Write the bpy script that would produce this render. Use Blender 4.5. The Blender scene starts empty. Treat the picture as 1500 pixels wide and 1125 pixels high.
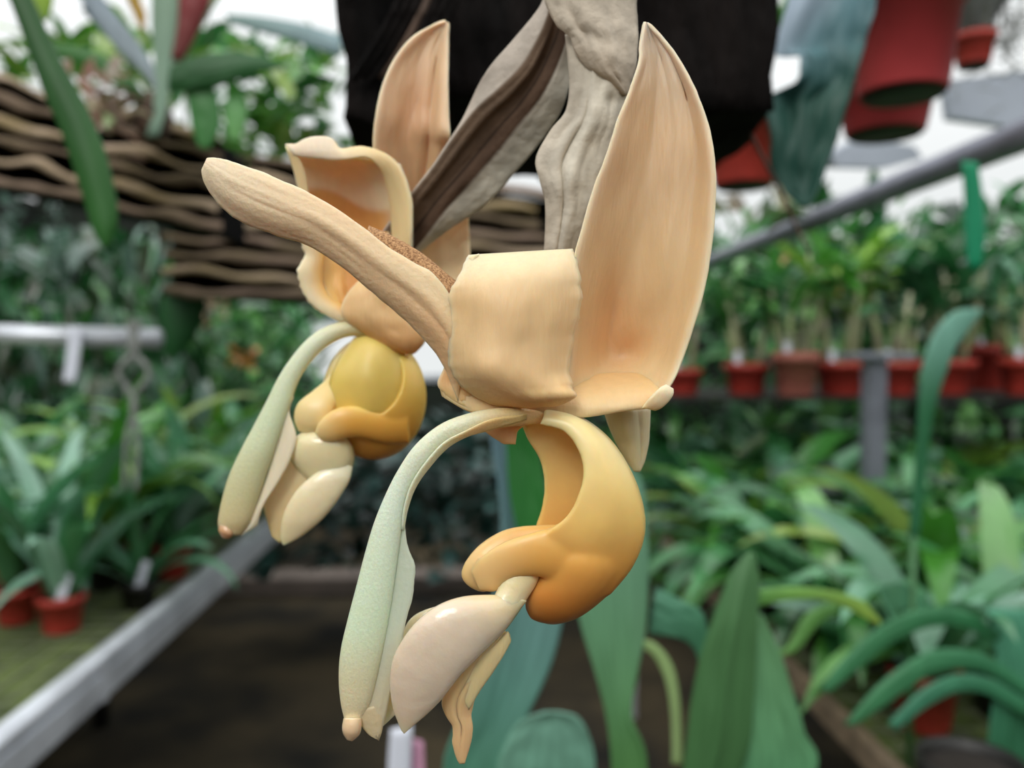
import bpy, bmesh, math, random
from mathutils import Vector, Matrix, noise
R = math.radians
C = bpy.context.scene.collection
SC = bpy.context.scene
# ---------------------------------------------------------------- camera, sky, light, exposure
FPX = 1177.0
CAM = Vector((0.0, 0.0, 1.30))
cd = bpy.data.cameras.new('camera'); cam = bpy.data.objects.new('camera', cd); C.objects.link(cam)
cam.location = CAM; cam.rotation_euler = (R(90 - 2.16), 0, R(-2.38))
cd.sensor_width = 36; cd.lens = 36 * FPX / 1500; cd.clip_start = 0.01; cd.clip_end = 100
cd.dof.use_dof = True; cd.dof.focus_distance = 0.150; cd.dof.aperture_fstop = cd.lens / 2.6
SC.camera = cam
vs = SC.view_settings
SC.display_settings.display_device = 'sRGB'
vs.view_transform = 'Standard'; vs.look = 'None'; vs.exposure = 0.0; vs.gamma = 1.0; vs.use_curve_mapping = False
w = bpy.data.worlds.new('overcast_sky'); SC.world = w; w.use_nodes = True
nt = w.node_tree; bg = nt.nodes['Background']
tc = nt.nodes.new('ShaderNodeTexCoord'); sp = nt.nodes.new('ShaderNodeSeparateXYZ'); rp = nt.nodes.new('ShaderNodeValToRGB')
nt.links.new(tc.outputs['Generated'], sp.inputs[0]); nt.links.new(sp.outputs['Z'], rp.inputs[0])
nt.links.new(rp.outputs[0], bg.inputs['Color'])
rp.color_ramp.elements[0].position = 0.15; rp.color_ramp.elements[0].color = (0.84, 0.87, 0.87, 1)
rp.color_ramp.elements[1].position = 0.95; rp.color_ramp.elements[1].color = (1.8, 1.83, 1.85, 1)
bg.inputs['Strength'].default_value = 1.0
sd = bpy.data.lights.new('soft_sun', 'SUN'); so = bpy.data.objects.new('soft_sun', sd); C.objects.link(so)
sd.energy = 1.25; sd.angle = R(25); sd.color = (1.0, 0.97, 0.92)
so.rotation_euler = (R(52), 0, R(-24))          # veiled daylight from above, behind and left of the camera

Mrot = cam.rotation_euler.to_matrix()
def P(x, y, d):
    """point seen at photograph pixel x,y at depth d metres along the viewing axis"""
    return CAM + Mrot @ Vector(((x - 750) / FPX * d, (562.5 - y) / FPX * d, -d))
def on_z(x, y, z):
    v = Mrot @ Vector(((x - 750) / FPX, (562.5 - y) / FPX, -1)); return CAM + v * ((z - CAM.z) / v.z)
def on_y(x, y, Y):
    v = Mrot @ Vector(((x - 750) / FPX, (562.5 - y) / FPX, -1)); return CAM + v * (Y / v.y)

def lin(h):
    h = h.lstrip('#'); c = [int(h[i:i+2], 16) / 255 for i in (0, 2, 4)]
    return tuple(x / 12.92 if x <= .04045 else ((x + .055) / 1.055) ** 2.4 for x in c)
def mixc(a, b, t): return tuple(a[i] + (b[i] - a[i]) * t for i in range(3))
def ramp(stops):
    st = [(p, lin(h)) for p, h in stops]
    def f(t):
        if t <= st[0][0]: return st[0][1]
        for (a, ca), (b, cb) in zip(st, st[1:]):
            if t <= b: return mixc(ca, cb, (t - a) / max(b - a, 1e-6))
        return st[-1][1]
    return f
def sstep(a, b, x):
    t = min(1, max(0, (x - a) / (b - a))); return t * t * (3 - 2 * t)

# ---------------------------------------------------------------- materials
def material(name, col=None, rough=.5, attr=False, sss=0, sss_scale=.0015, rad=(1, .55, .3), noise_s=0, noise_amt=.2, col2=None,
             bump=0, bump_s=400, stretch=None, metal=0, spec=.5, trans=0, alpha=1, sheen=0, generated=False, detail=5, wave=None):
    m = bpy.data.materials.new(name); m.use_nodes = True
    n = m.node_tree; L = n.links; b = n.nodes['Principled BSDF']
    b.inputs['Roughness'].default_value = rough; b.inputs['Metallic'].default_value = metal
    b.inputs['Specular IOR Level'].default_value = spec
    tcn = n.nodes.new('ShaderNodeTexCoord'); mp = n.nodes.new('ShaderNodeMapping')
    L.new(tcn.outputs['Generated' if generated else 'Object'], mp.inputs['Vector'])
    if stretch: mp.inputs['Scale'].default_value = stretch
    base = None
    if attr:
        a = n.nodes.new('ShaderNodeVertexColor'); a.layer_name = 'col'; base = a.outputs['Color']
    else:
        rgb = n.nodes.new('ShaderNodeRGB'); rgb.outputs[0].default_value = (*lin(col), 1); base = rgb.outputs[0]
    if noise_s:
        nz = n.nodes.new('ShaderNodeTexNoise'); nz.inputs['Scale'].default_value = noise_s; nz.inputs['Detail'].default_value = detail
        L.new(mp.outputs[0], nz.inputs['Vector'])
        mr = n.nodes.new('ShaderNodeMapRange'); mr.inputs['From Min'].default_value = .36; mr.inputs['From Max'].default_value = .64
        L.new(nz.outputs['Fac'], mr.inputs['Value'])
        mx = n.nodes.new('ShaderNodeMix'); mx.data_type = 'RGBA'
        if col2:
            L.new(mr.outputs[0], mx.inputs[0]); L.new(base, mx.inputs[6]); mx.inputs[7].default_value = (*lin(col2), 1)
        else:
            mx.blend_type = 'MULTIPLY'; mx.inputs[0].default_value = 1
            mr.inputs['To Min'].default_value = 1 - noise_amt; mr.inputs['To Max'].default_value = 1
            L.new(base, mx.inputs[6]); L.new(mr.outputs[0], mx.inputs[7])
        base = mx.outputs[2]
    L.new(base, b.inputs['Base Color'])
    if sss:
        b.inputs['Subsurface Weight'].default_value = sss; b.inputs['Subsurface Radius'].default_value = rad
        b.inputs['Subsurface Scale'].default_value = sss_scale
    if bump:
        nb = n.nodes.new('ShaderNodeTexNoise'); nb.inputs['Scale'].default_value = bump_s; nb.inputs['Detail'].default_value = 6
        L.new(mp.outputs[0], nb.inputs['Vector'])
        bp = n.nodes.new('ShaderNodeBump'); bp.inputs['Strength'].default_value = bump; bp.inputs['Distance'].default_value = .0006 if bump_s > 100 else .01
        L.new(nb.outputs['Fac'], bp.inputs['Height']); L.new(bp.outputs[0], b.inputs['Normal'])
    out = n.nodes['Material Output']
    if trans:
        t = n.nodes.new('ShaderNodeBsdfTranslucent'); L.new(base, t.inputs['Color'])
        ms = n.nodes.new('ShaderNodeMixShader'); ms.inputs[0].default_value = trans
        L.new(b.outputs[0], ms.inputs[1]); L.new(t.outputs[0], ms.inputs[2]); L.new(ms.outputs[0], out.inputs['Surface'])
    if alpha < 1: b.inputs['Alpha'].default_value = alpha
    return m

# ---------------------------------------------------------------- object helpers
def mesh_obj(name, verts, faces, mat, parent=None, cols=None, smooth=True):
    me = bpy.data.meshes.new(name); me.from_pydata([tuple(v) for v in verts], [], faces)
    if cols:
        ca = me.color_attributes.new('col', 'FLOAT_COLOR', 'POINT')
        for i, c in enumerate(cols): ca.data[i].color = (*c, 1)
    if smooth: me.polygons.foreach_set('use_smooth', [True] * len(me.polygons))
    me.materials.append(mat); me.update()
    o = bpy.data.objects.new(name, me); C.objects.link(o)
    if parent:
        o.parent = parent
        if parent.type == 'EMPTY' or True:
            o.matrix_parent_inverse = parent_world(parent).inverted()
    return o
def parent_world(p):
    m = Matrix.LocRotScale(p.location, p.rotation_euler, p.scale)
    if p.parent: m = parent_world(p.parent) @ p.matrix_parent_inverse @ m
    return m
def empty(name, loc, label, cat, group=None):
    o = bpy.data.objects.new(name, None); C.objects.link(o); o.location = loc; o.empty_display_size = .01
    return tag(o, label, cat, group)
def tag(o, label=None, cat=None, group=None, kind=None):
    if label: o['label'] = label
    if cat: o['category'] = cat
    if group: o['group'] = group
    if kind: o['kind'] = kind
    return o
def cr(p0, p1, p2, p3, t):
    return [0.5 * ((2 * b) + (-a + c) * t + (2 * a - 5 * b + 4 * c - d) * t * t + (-a + 3 * b - 3 * c + d) * t ** 3) for a, b, c, d in zip(p0, p1, p2, p3)]
def spl(pts, t):
    """Catmull-Rom through pts, t in 0..1 over the index"""
    n = len(pts) - 1; x = min(max(t, 0), 1) * n; i = min(int(x), n - 1); f = x - i
    g = lambda k: pts[k] if 0 <= k <= n else ([2 * a - b for a, b in zip(pts[0], pts[1])] if k < 0 else [2 * a - b for a, b in zip(pts[n], pts[n - 1])])
    return cr(g(i - 1), g(i), g(i + 1), g(i + 2), f)
def p3(p): return [p[0], p[1], p[2] if len(p) > 2 else 0.0]
class Frame:
    """organ space: photograph pixels x,y and z in pixels of the same size, further away positive"""
    def __init__(s, D): s.D = D; s.k = D / FPX
    def __call__(s, x, y, z): return P(x, y, s.D + z * s.k)

def sheet(name, fr, grid, mat, parent, t=6, nu=22, nv=56, col=None, bumps=(), rag=(0, 0), ragf=9, wrinkle=0, seed=0, taper=.35, smooth_mod=False):
    """a fleshy sheet through a grid of control points (rows down v, points across u), with real thickness t (px)"""
    grid = [[p3(p) for p in row] for row in grid]
    pts = []
    for j in range(nv + 1):
        v = j / nv
        row = [spl([g[i] for g in grid], v) if len(grid) > 1 else grid[0][i] for i in range(len(grid[0]))]
        for i in range(nu + 1):
            u = i / nu; q = spl(row, u)
            du = [a - b for a, b in zip(row[-1], row[0])]; Ln = math.hypot(du[0], du[1]) + 1e-6
            rg = 0; wf = min(1, Ln / 90)
            if rag[0] and u < .25: rg -= rag[0] * (1 - u * 4) ** 2 * (noise.noise(Vector((v * ragf, seed + 3.1, 0))) + .5 * noise.noise(Vector((v * ragf * 3, seed + 1, 0))))
            if rag[1] and u > .75: rg += rag[1] * (u * 4 - 3) ** 2 * (noise.noise(Vector((v * ragf, seed + 7.7, 0))) + .5 * noise.noise(Vector((v * ragf * 3, seed + 5, 0))))
            q[0] += du[0] / Ln * rg; q[1] += du[1] / Ln * rg
            for (bu, bv, ru, rv, am) in bumps: q[2] += wf * am * math.exp(-((u - bu) / ru) ** 2 - ((v - bv) / rv) ** 2)
            if wrinkle: q[2] += wf * wrinkle * noise.noise(Vector((u * 5, v * 5, seed))) + wf * .4 * wrinkle * noise.noise(Vector((u * 14, v * 9, seed)))
            pts.append(fr(*q))
    W = nu + 1; H = nv + 1
    nrm = []
    for j in range(H):
        for i in range(W):
            a = pts[j * W + min(i + 1, nu)] - pts[j * W + max(i - 1, 0)]; b = pts[min(j + 1, nv) * W + i] - pts[max(j - 1, 0) * W + i]
            c = a.cross(b); nrm.append(c.normalized() if c.length > 1e-14 else Vector((0, -1, 0)))
    verts = []; cols = []
    for s in (1, -1):
        for j in range(H):
            for i in range(W):
                u = i / nu; v = j / nv
                e = min(1, min(u, 1 - u) * 9, min(v, 1 - v) * 16)
                th = t * fr.k * (taper + (1 - taper) * math.sqrt(max(0, e * (2 - e)))) * .5
                verts.append(pts[j * W + i] + nrm[j * W + i] * th * s); cc = col(u, v) if col else (1, 1, 1)
                if mat.name in ('petal_flesh', 'fibrous_petal'): cc = mixc(cc, (.93, .85, .68), .55 * max(0, 1 - min(u, 1 - u) / .05))
                if mat.name in ('petal_flesh', 'fibrous_petal'): cc = (cc[0] * .93, cc[1] * .905, cc[2] * .85)
                cols.append(cc)
    faces = []; N = W * H
    for j in range(nv):
        for i in range(nu):
            a = j * W + i; faces.append((a, a + 1, a + W + 1, a + W)); faces.append((N + a, N + a + W, N + a + W + 1, N + a + 1))
    bd = [i for i in range(W)] + [j * W + nu for j in range(1, H)] + [nv * W + i for i in range(nu - 1, -1, -1)] + [j * W for j in range(nv - 1, 0, -1)]
    for a, b in zip(bd, bd[1:] + bd[:1]): faces.append((b, a, N + a, N + b))
    return mesh_obj(name, verts, faces, mat, parent, cols)

def petal(name, fr, Lp, Rp, mat, parent, bulge=0, prof=1.0, n_across=5, **kw):
    """sheet between two outlines that correspond by index; bulge (px or list) bows it away (+) or toward (-) the viewer"""
    Lp = [p3(p) for p in Lp]; Rp = [p3(p) for p in Rp]; g = []
    n = len(Lp)
    for k, (l, r) in enumerate(zip(Lp, Rp)):
        bz = spl([[b] for b in bulge], k / (n - 1))[0] if isinstance(bulge, (list, tuple)) else bulge * min(1, math.hypot(l[0] - r[0], l[1] - r[1]) / 60)
        row = []
        for i in range(n_across):
            u = i / (n_across - 1); q = [a + (b - a) * u for a, b in zip(l, r)]; q[2] += bz * math.sin(math.pi * u) ** prof; row.append(q)
        g.append(row)
    return sheet(name, fr, g, mat, parent, **kw)

def tube_geo(fr, Lp, Rp, ratio=1.0, n=40, k=20, cap=True, power=1.0, tip=None):
    Lp = [p3(p) for p in Lp]; Rp = [p3(p) for p in Rp]; verts = []; faces = []
    rt = ratio if isinstance(ratio, (list, tuple)) else [ratio] * 2
    for j in range(n + 1):
        v = j / n; l = spl(Lp, v); r = spl(Rp, v); rr = spl([[x] for x in rt], v)[0]
        c = [(a + b) / 2 for a, b in zip(l, r)]; h = [(b - a) / 2 for a, b in zip(l, r)]
        hl = math.sqrt(sum(x * x for x in h))
        for i in range(k):
            a = 2 * math.pi * i / k; ca = math.cos(a); sa = math.sin(a)
            if power != 1: ca = math.copysign(abs(ca) ** power, ca); sa = math.copysign(abs(sa) ** power, sa)
            verts.append(fr(c[0] + h[0] * ca, c[1] + h[1] * ca, c[2] + h[2] * ca + hl * rr * sa))
    for j in range(n):
        for i in range(k):
            a = j * k + i; b = j * k + (i + 1) % k; faces.append((a, a + k, b + k, b))
    faces.append(tuple(range(k))); faces.append(tuple(reversed(range(n * k, n * k + k))))
    return verts, faces
def tube(name, fr, Lp, Rp, mat, parent, ratio=1.0, col=None, n=40, k=20, power=1.0, **kw):
    v, f = tube_geo(fr, Lp, Rp, ratio, n, k, power=power)
    cols = None
    if col:
        cols = [col((i % k) / k, (i // k) / n) for i in range(len(v))]
    return mesh_obj(name, v, f, mat, parent, cols)
def merged_remesh(name, geos, mat, parent, voxel, smooth_it=8):
    V = []; F = []
    for v, f in geos:
        o = len(V); V += list(v); F += [tuple(i + o for i in q) for q in f]
    ob = mesh_obj(name, V, F, mat, parent)
    md = ob.modifiers.new('merge', 'REMESH'); md.mode = 'VOXEL'; md.voxel_size = voxel; md.use_smooth_shade = True
    ms = ob.modifiers.new('soften', 'SMOOTH'); ms.factor = .5; ms.iterations = smooth_it
    dg = bpy.context.evaluated_depsgraph_get(); dg.update()
    me = bpy.data.meshes.new_from_object(ob.evaluated_get(dg)); ob.modifiers.clear(); ob.data = me
    return ob
def recolor(ob, fn):
    me = ob.data; ca = me.color_attributes.get('col') or me.color_attributes.new('col', 'FLOAT_COLOR', 'POINT')
    for i, v in enumerate(me.vertices): ca.data[i].color = (*fn(v.co), 1)
# ---------------------------------------------------------------- flower materials
FLESH = material('petal_flesh', attr=True, rough=.5, sss=.55, sss_scale=.0022, noise_s=420, noise_amt=.05, bump=.25, bump_s=1400, stretch=(1, 1, .16))
FIBRE = material('fibrous_petal', attr=True, rough=.55, sss=.5, sss_scale=.002, noise_s=900, noise_amt=.05, bump=.3, bump_s=1300)
WAX = material('waxy_lip', attr=True, rough=.34, sss=.6, sss_scale=.003, noise_s=140, noise_amt=.07, bump=.04, bump_s=500)
GLOSS = material('glossy_horn', attr=True, rough=.16, spec=.8, sss=.6, sss_scale=.003, noise_s=200, noise_amt=.05, bump=.3, bump_s=420)
COLUMN = material('speckled_column', attr=True, rough=.35, sss=.6, sss_scale=.002, noise_s=2600, noise_amt=.08, bump=.25, bump_s=1800)
WING = material('translucent_wing', attr=True, rough=.3, sss=.3, trans=.35, bump=.25, bump_s=900, alpha=.86)
BRACT = material('papery_bract', attr=True, rough=.8, noise_s=170, noise_amt=.24, bump=.7, bump_s=420, trans=.08, spec=.2)
SPECK = material('speckled_stalk', '#c79a6a', rough=.8, noise_s=2600, col2='#7d5430', bump=.5, bump_s=2500)

# ================================================================ FRONT FLOWER
FA = Frame(.150)
ff = empty('orchid_flower', P(790, 600, .156), 'large front orchid flower with peach petals, pale green column and amber yellow sac', 'flower', 'open orchid flowers on the hanging spike')
petal('front_petal', FA,
      [(686, 374, 22), (671, 406, 4), (659, 432, 0), (660, 475, 0), (657, 515, 4), (661, 545, 8), (682, 570, 14), (712, 588, 22), (742, 597, 30)],
      [(838, 365, 25), (848, 395, 8), (851, 432, 4), (848, 468, 4), (838, 505, 4), (834, 545, 0), (838, 566, -6), (842, 581, -12), (815, 594, 14)],
      FLESH, ff, bulge=[-6, -30, -44, -50, -52, -50, -42, -30, -14], t=8, nu=30, nv=60, rag=(3, 3.5), ragf=17, wrinkle=3, taper=.3,
      bumps=[(.3, .60, .16, .12, -7), (.62, .42, .22, .22, 9), (.1, .35, .1, .1, 5), (.85, .85, .1, .1, -6)],
      col=lambda u, v: mixc(mixc(lin('#f2deba'), lin('#eecb9a'), sstep(0, .3, v)), lin('#f2cc90'), sstep(.5, 1, v) * .7))
petal('curled_lip_edge', FA, [(684, 378, 24), (684, 394, 22)], [(702, 372, 14), (690, 392, 10)], FLESH, ff, t=8, nu=8, nv=8, bulge=-4,
      col=lambda u, v: lin('#f6e2b8'))
# right sepal, cupped
petal('right_sepal', FA,
      [(944, 32, 62), (938, 62, 52), (936, 90, 44), (924, 128, 34), (908, 168, 26), (890, 220, 20), (868, 282, 16), (852, 335, 14), (842, 380, 16), (838, 430, 24), (836, 480, 34), (832, 530, 40), (828, 570, 38), (836, 612, 22)],
      [(949, 34, 64), (972, 58, 60), (993, 84, 52), (1014, 122, 42), (1032, 165, 32), (1044, 212, 24), (1049, 262, 18), (1047, 318, 14), (1041, 372, 12), (1031, 425, 12), (1017, 475, 14), (1000, 525, 18), (982, 565, 22), (958, 596, 22)],
      FLESH, ff, bulge=[4, 16, 26, 34, 42, 48, 54, 60, 66, 74, 84, 84, 48, 4], prof=.8, t=8, nu=34, nv=80, rag=(1.5, 1), ragf=14, wrinkle=6, seed=4,
      bumps=[(.30, .74, .12, .13, 26), (.5, .84, .2, .05, 22), (.66, .5, .12, .3, -9), (.42, .5, .1, .25, 6), (.55, .92, .5, .05, -10), (.85, .4, .06, .3, 6)],
      col=lambda u, v: mixc(mixc(mixc(lin('#d8c6b0'), lin('#dcbc94'), sstep(.08, .36, v + (.5 - u) * .12)), lin('#e8ca9c'), sstep(.4, .7, v)), lin('#d69c6a'), .42 * math.exp(-((u - .28) / .2) ** 2 - ((v - .76) / .12) ** 2) + .35 * math.exp(-((u - .5) / .15) ** 2 - ((v - .84) / .05) ** 2)))
petal('lateral_sepal', FA,
      [(641, 560, 40), (680, 556, 50), (740, 556, 60), (800, 550, 80), (860, 548, 100), (920, 546, 96), (976, 552, 60)],
      [(648, 580, 36), (690, 604, 28), (740, 612, 30), (800, 612, 26), (860, 611, 12), (915, 602, 4), (958, 598, 10)],
      FLESH, ff, bulge=[-4, -10, -16, -18, -26, -26, -12], t=8, wrinkle=2, seed=9, col=lambda u, v: mixc(lin('#e9bd84'), lin('#f0d2a2'), u))
petal('sepal_tip', FA, [(940, 598, 0), (950, 584, -6), (964, 570, -6), (974, 564, 2)], [(958, 599, 4), (972, 594, 2), (984, 580, 2), (984, 570, 8)],
      FLESH, ff, bulge=-9, t=9, nu=12, nv=18, wrinkle=2, col=lambda u, v: mixc(lin('#f2d7a4'), lin('#f3ead0'), v))
# left long petal
tL = [(303, 234, -26), (322, 233, -28), (352, 242, -28), (392, 256, -26), (436, 276, -22), (480, 298, -18), (524, 328, -14), (568, 362, -8), (606, 385, -2), (636, 404, 4), (662, 436, 10), (680, 470, 16)]
tR = [(298, 246, -24), (302, 270, -22), (322, 300, -20), (356, 326, -18), (402, 344, -16), (450, 358, -12), (496, 386, -6), (540, 422, 0), (582, 458, 6), (618, 494, 12), (650, 536, 20), (672, 590, 26)]
petal('left_petal', FA, tL, tR, FIBRE, ff, bulge=[-3, -8, -14, -16, -16, -15, -14, -14, -14, -14, -12, -10], t=10, nu=26, nv=80, wrinkle=3, seed=2, rag=(2, 2), ragf=12,
      bumps=[(.40, .66, .09, .30, -3), (.56, .7, .09, .30, 3), (.35, .1, .3, .1, -4)] + [(a, .25, .022, .24, 1.3) for a in (.12, .22, .32, .42, .52)],
      col=lambda u, v: mixc(mixc(lin('#efdfc2'), lin('#ecd2ac'), sstep(0, .5, v)), mixc(lin('#e6bd90'), lin('#f0d8b0'), 1 - sstep(.25, .6, u)), sstep(.4, 1, v)))
petal('lower_petal_fold', FA, [(655, 520, 30), (650, 540, 32), (641, 562, 34), (652, 580, 34)], [(700, 560, 30), (704, 590, 34), (712, 606, 36), (725, 618, 36)], FLESH, ff, bulge=-8, t=7,
      nu=14, nv=24, col=lambda u, v: mixc(lin('#e6b27c'), lin('#f0c890'), v), wrinkle=3)
petal('lower_rear_petal', FA, [(690, 600, 50), (700, 622, 50), (716, 636, 50), (738, 650, 50)], [(775, 600, 50), (768, 622, 50), (758, 632, 50), (755, 651, 50)], FLESH, ff, bulge=-8, t=7, nu=14, nv=20, wrinkle=2,
      col=lambda u, v: lin('#f2c894'))
# speckled ovary stalk behind the left petal
tube('speckled_ovary', FA, [(540, 330, 40), (576, 346, 30), (620, 372, 26), (664, 408, 26), (720, 450, 34), (770, 500, 50)], [(530, 372, 44), (560, 392, 34), (600, 424, 30), (640, 462, 28), (700, 510, 40), (750, 560, 52)],
     SPECK, ff, ratio=.8)
# column
cgreen = ramp([(0, '#e8b878'), (.10, '#e4c890'), (.2, '#e0e0c0'), (.45, '#dee9d4'), (.75, '#d8e6c6'), (.88, '#e0d8b2'), (1, '#ecdcb4')])
cl = tube('column', FA,
     [(815, 606, 34), (765, 598, 16), (725, 598, 6), (684, 606, 0), (644, 622, -2), (608, 652, -4), (582, 690, -4), (563, 728, -4), (547, 768, -4), (534, 812, -4), (521, 862, -4), (509, 908, -4), (499, 952, -4), (496, 992, -4), (499, 1030, -3), (506, 1060, 0)],
     [(812, 618, 34), (760, 624, 18), (715, 629, 6), (682, 638, 0), (652, 652, -2), (626, 680, -4), (606, 710, -4), (594, 742, -4), (588, 778, -4), (583, 815, -4), (577, 860, -4), (570, 905, -4), (562, 950, -4), (553, 992, -4), (543, 1030, -3), (529, 1056, 0)],
     COLUMN, ff, ratio=[.9, .8, .75, .7, .65, .6, .55, .45], n=70, k=24, col=lambda u, v: cgreen(v))
petal('column_wing', FA,
      [(590, 752, 0), (583, 790, 0), (575, 835, 0), (566, 885, 0), (556, 935, 0), (545, 985, 0), (534, 1025, 0), (530, 1058, 2)],
      [(592, 756, 0), (596, 796, -4), (607, 826, -8), (606, 862, -10), (596, 905, -10), (588, 945, -8), (574, 1010, -6), (555, 1084, -2)],
      WING, cl, t=4, nu=12, nv=50, bulge=-3, wrinkle=2, rag=(0, 2), col=lambda u, v: mixc(lin('#dfe6d4'), lin('#ecdfc0'), sstep(.5, 1, v)))
petal('inner_edge_ridge', FA,
      [(772, 606, 8), (720, 614, -12), (680, 632, -18), (650, 648, -20), (624, 676, -20), (603, 708, -18), (592, 742, -14), (588, 775, -8)],
      [(772, 614, 10), (715, 631, -2), (684, 640, -6), (656, 656, -8), (630, 684, -8), (609, 714, -8), (597, 746, -6), (591, 778, -4)],
      COLUMN, cl, t=4, nu=8, nv=40, bulge=-3, col=lambda u, v: mixc(lin('#e6bf84'), lin('#e2e4c8'), sstep(.1, .5, v)))
tube('anther_cap', FA, [(503, 1052, -2), (501, 1064, -4), (502, 1074, -4), (508, 1084, -2)], [(530, 1052, -2), (530, 1064, -4), (527, 1076, -4), (516, 1086, -2)], GLOSS, cl, ratio=.9, n=14, col=lambda u, v: lin('#e9c9a4'))
petal('column_tip_lobe', FA, [(515, 1044, 0), (527, 1060, 0), (540, 1076, 0), (552, 1082, 0)], [(560, 1030, -4), (562, 1052, -4), (560, 1070, -2), (555, 1085, 0)], WING, cl, t=3, nu=10, nv=16, bulge=-4, col=lambda u, v: lin('#efdcb6'))
# the lip: hollow amber sac, merged from a curved shell, its bulb and two front lobes
def shell_geo(fr, rows, th):
    nu, nv = 20, 40
    pts = [[None] * (nu + 1) for _ in range(nv + 1)]
    for j in range(nv + 1):
        row = [spl([r[i] for r in rows], j / nv) for i in range(len(rows[0]))]
        for i in range(nu + 1): pts[j][i] = fr(*spl(row, i / nu))
    V = []; F = []; W = nu + 1
    for s in (.5, -.5):
        for j in range(nv + 1):
            for i in range(W):
                a = pts[j][min(i + 1, nu)] - pts[j][max(i - 1, 0)]; b = pts[min(j + 1, nv)][i] - pts[max(j - 1, 0)][i]
                V.append(pts[j][i] + a.cross(b).normalized() * th * fr.k * s)
    N = W * (nv + 1)
    for j in range(nv):
        for i in range(nu):
            a = j * W + i; F.append((a, a + 1, a + W + 1, a + W)); F.append((N + a, N + a + W, N + a + W + 1, N + a + 1))
    bd = list(range(W)) + [j * W + nu for j in range(1, nv + 1)] + [nv * W + i for i in range(nu - 1, -1, -1)] + [j * W for j in range(nv - 1, 0, -1)]
    for a, b in zip(bd, bd[1:] + bd[:1]): F.append((b, a, N + a, N + b))
    return V, F
rows = []
for (N_, O_, F_, H) in [((790, 622), (800, 604), (764, 622), 22), ((826, 632), (846, 614), (774, 646), 34), ((847, 660), (888, 645), (790, 672), 46), ((854, 690), (919, 692), (797, 705), 54),
                        ((848, 722), (936, 742), (794, 742), 58), ((830, 756), (937, 785), (784, 772), 58), ((800, 780), (920, 828), (775, 800), 52), ((790, 800), (888, 868), (775, 830), 40)]:
    nx, ny = N_; ox, oy = O_; fx, fy = F_; z0 = 34
    rows.append([(nx, ny, z0 - H * .95), ((nx * .45 + ox * .55), (ny * .45 + oy * .55), z0 - H), (ox - 4, oy, z0 - H * .55), (ox, oy, z0), (ox - 4, oy, z0 + H * .55), ((fx * .45 + ox * .55), (fy * .45 + oy * .55), z0 + H), (fx, fy, z0 + H * .9)])
lip_geos = [shell_geo(FA, rows, 11),
    tube_geo(FA, [(880, 690, 34), (850, 744, 28), (820, 776, 24), (795, 806, 24), (786, 846, 28), (772, 868, 30), (769, 888, 32), (776, 906, 34)], [(905, 690, 34), (930, 744, 32), (937, 788, 26), (922, 830, 26), (895, 868, 28), (852, 903, 30), (815, 915, 32), (790, 912, 34)], ratio=[.3, .55, .82, .9, .9], n=40, k=24),
    tube_geo(FA, [(850, 766, 50), (800, 768, 56), (765, 770, 58), (735, 777, 56), (704, 796, 50), (684, 818, 46), (674, 838, 42)], [(850, 830, 50), (800, 830, 56), (765, 830, 56), (740, 850, 50), (712, 868, 46), (690, 862, 44), (678, 852, 42)], ratio=.55, n=30, k=20),
    tube_geo(FA, [(905, 770, 34), (862, 762, 6), (818, 770, -6), (776, 780, -12), (736, 794, -8), (706, 814, 0), (689, 836, 12)], [(905, 830, 34), (870, 850, 8), (822, 852, -2), (780, 845, -6), (744, 854, -2), (726, 868, 6), (702, 866, 16)], ratio=.42, n=30, k=20),
    tube_geo(FA, [(700, 815, 20), (690, 835, 30), (694, 852, 36)], [(760, 830, 10), (735, 852, 26), (712, 866, 34)], ratio=.8, n=12, k=16)]
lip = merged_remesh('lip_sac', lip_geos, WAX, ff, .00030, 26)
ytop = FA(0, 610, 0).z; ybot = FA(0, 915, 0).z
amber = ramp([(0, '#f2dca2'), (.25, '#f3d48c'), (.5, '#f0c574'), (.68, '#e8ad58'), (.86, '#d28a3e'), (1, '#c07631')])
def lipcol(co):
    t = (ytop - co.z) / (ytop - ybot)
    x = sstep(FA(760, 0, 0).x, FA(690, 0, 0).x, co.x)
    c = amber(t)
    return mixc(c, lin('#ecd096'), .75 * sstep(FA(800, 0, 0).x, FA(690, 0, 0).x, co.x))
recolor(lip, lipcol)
meso = tube('mesochile', FA, [(742, 822, 10), (732, 850, 6), (724, 872, 0), (706, 892, -4), (690, 910, -6)], [(792, 838, 12), (786, 856, 10), (772, 878, 6), (758, 900, 2), (742, 922, 0)], GLOSS, ff, ratio=.75, n=24, k=20, col=lambda u, v: mixc(lin('#f4dca2'), lin('#f4e6c8'), v))
hc = ramp([(0, '#ecd6a4'), (.3, '#e6d4bc'), (.75, '#e0ccb4'), (1, '#e4cfaa')])
tube('near_horn', FA,
     [(742, 872, 0), (712, 871, -8), (676, 874, -16), (642, 886, -22), (612, 908, -24), (590, 936, -24), (575, 966, -22), (571, 1000, -20), (575, 1035, -16), (586, 1066, -10), (591, 1074, -8)],
     [(772, 880, 0), (757, 900, -4), (740, 924, -8), (718, 946, -12), (696, 968, -16), (676, 988, -18), (660, 1008, -18), (646, 1026, -16), (626, 1046, -14), (600, 1068, -10), (592, 1075, -8)],
     GLOSS, ff, ratio=[.6, .5, .42, .36, .3], n=60, k=28, col=lambda u, v: hc(v))
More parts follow.
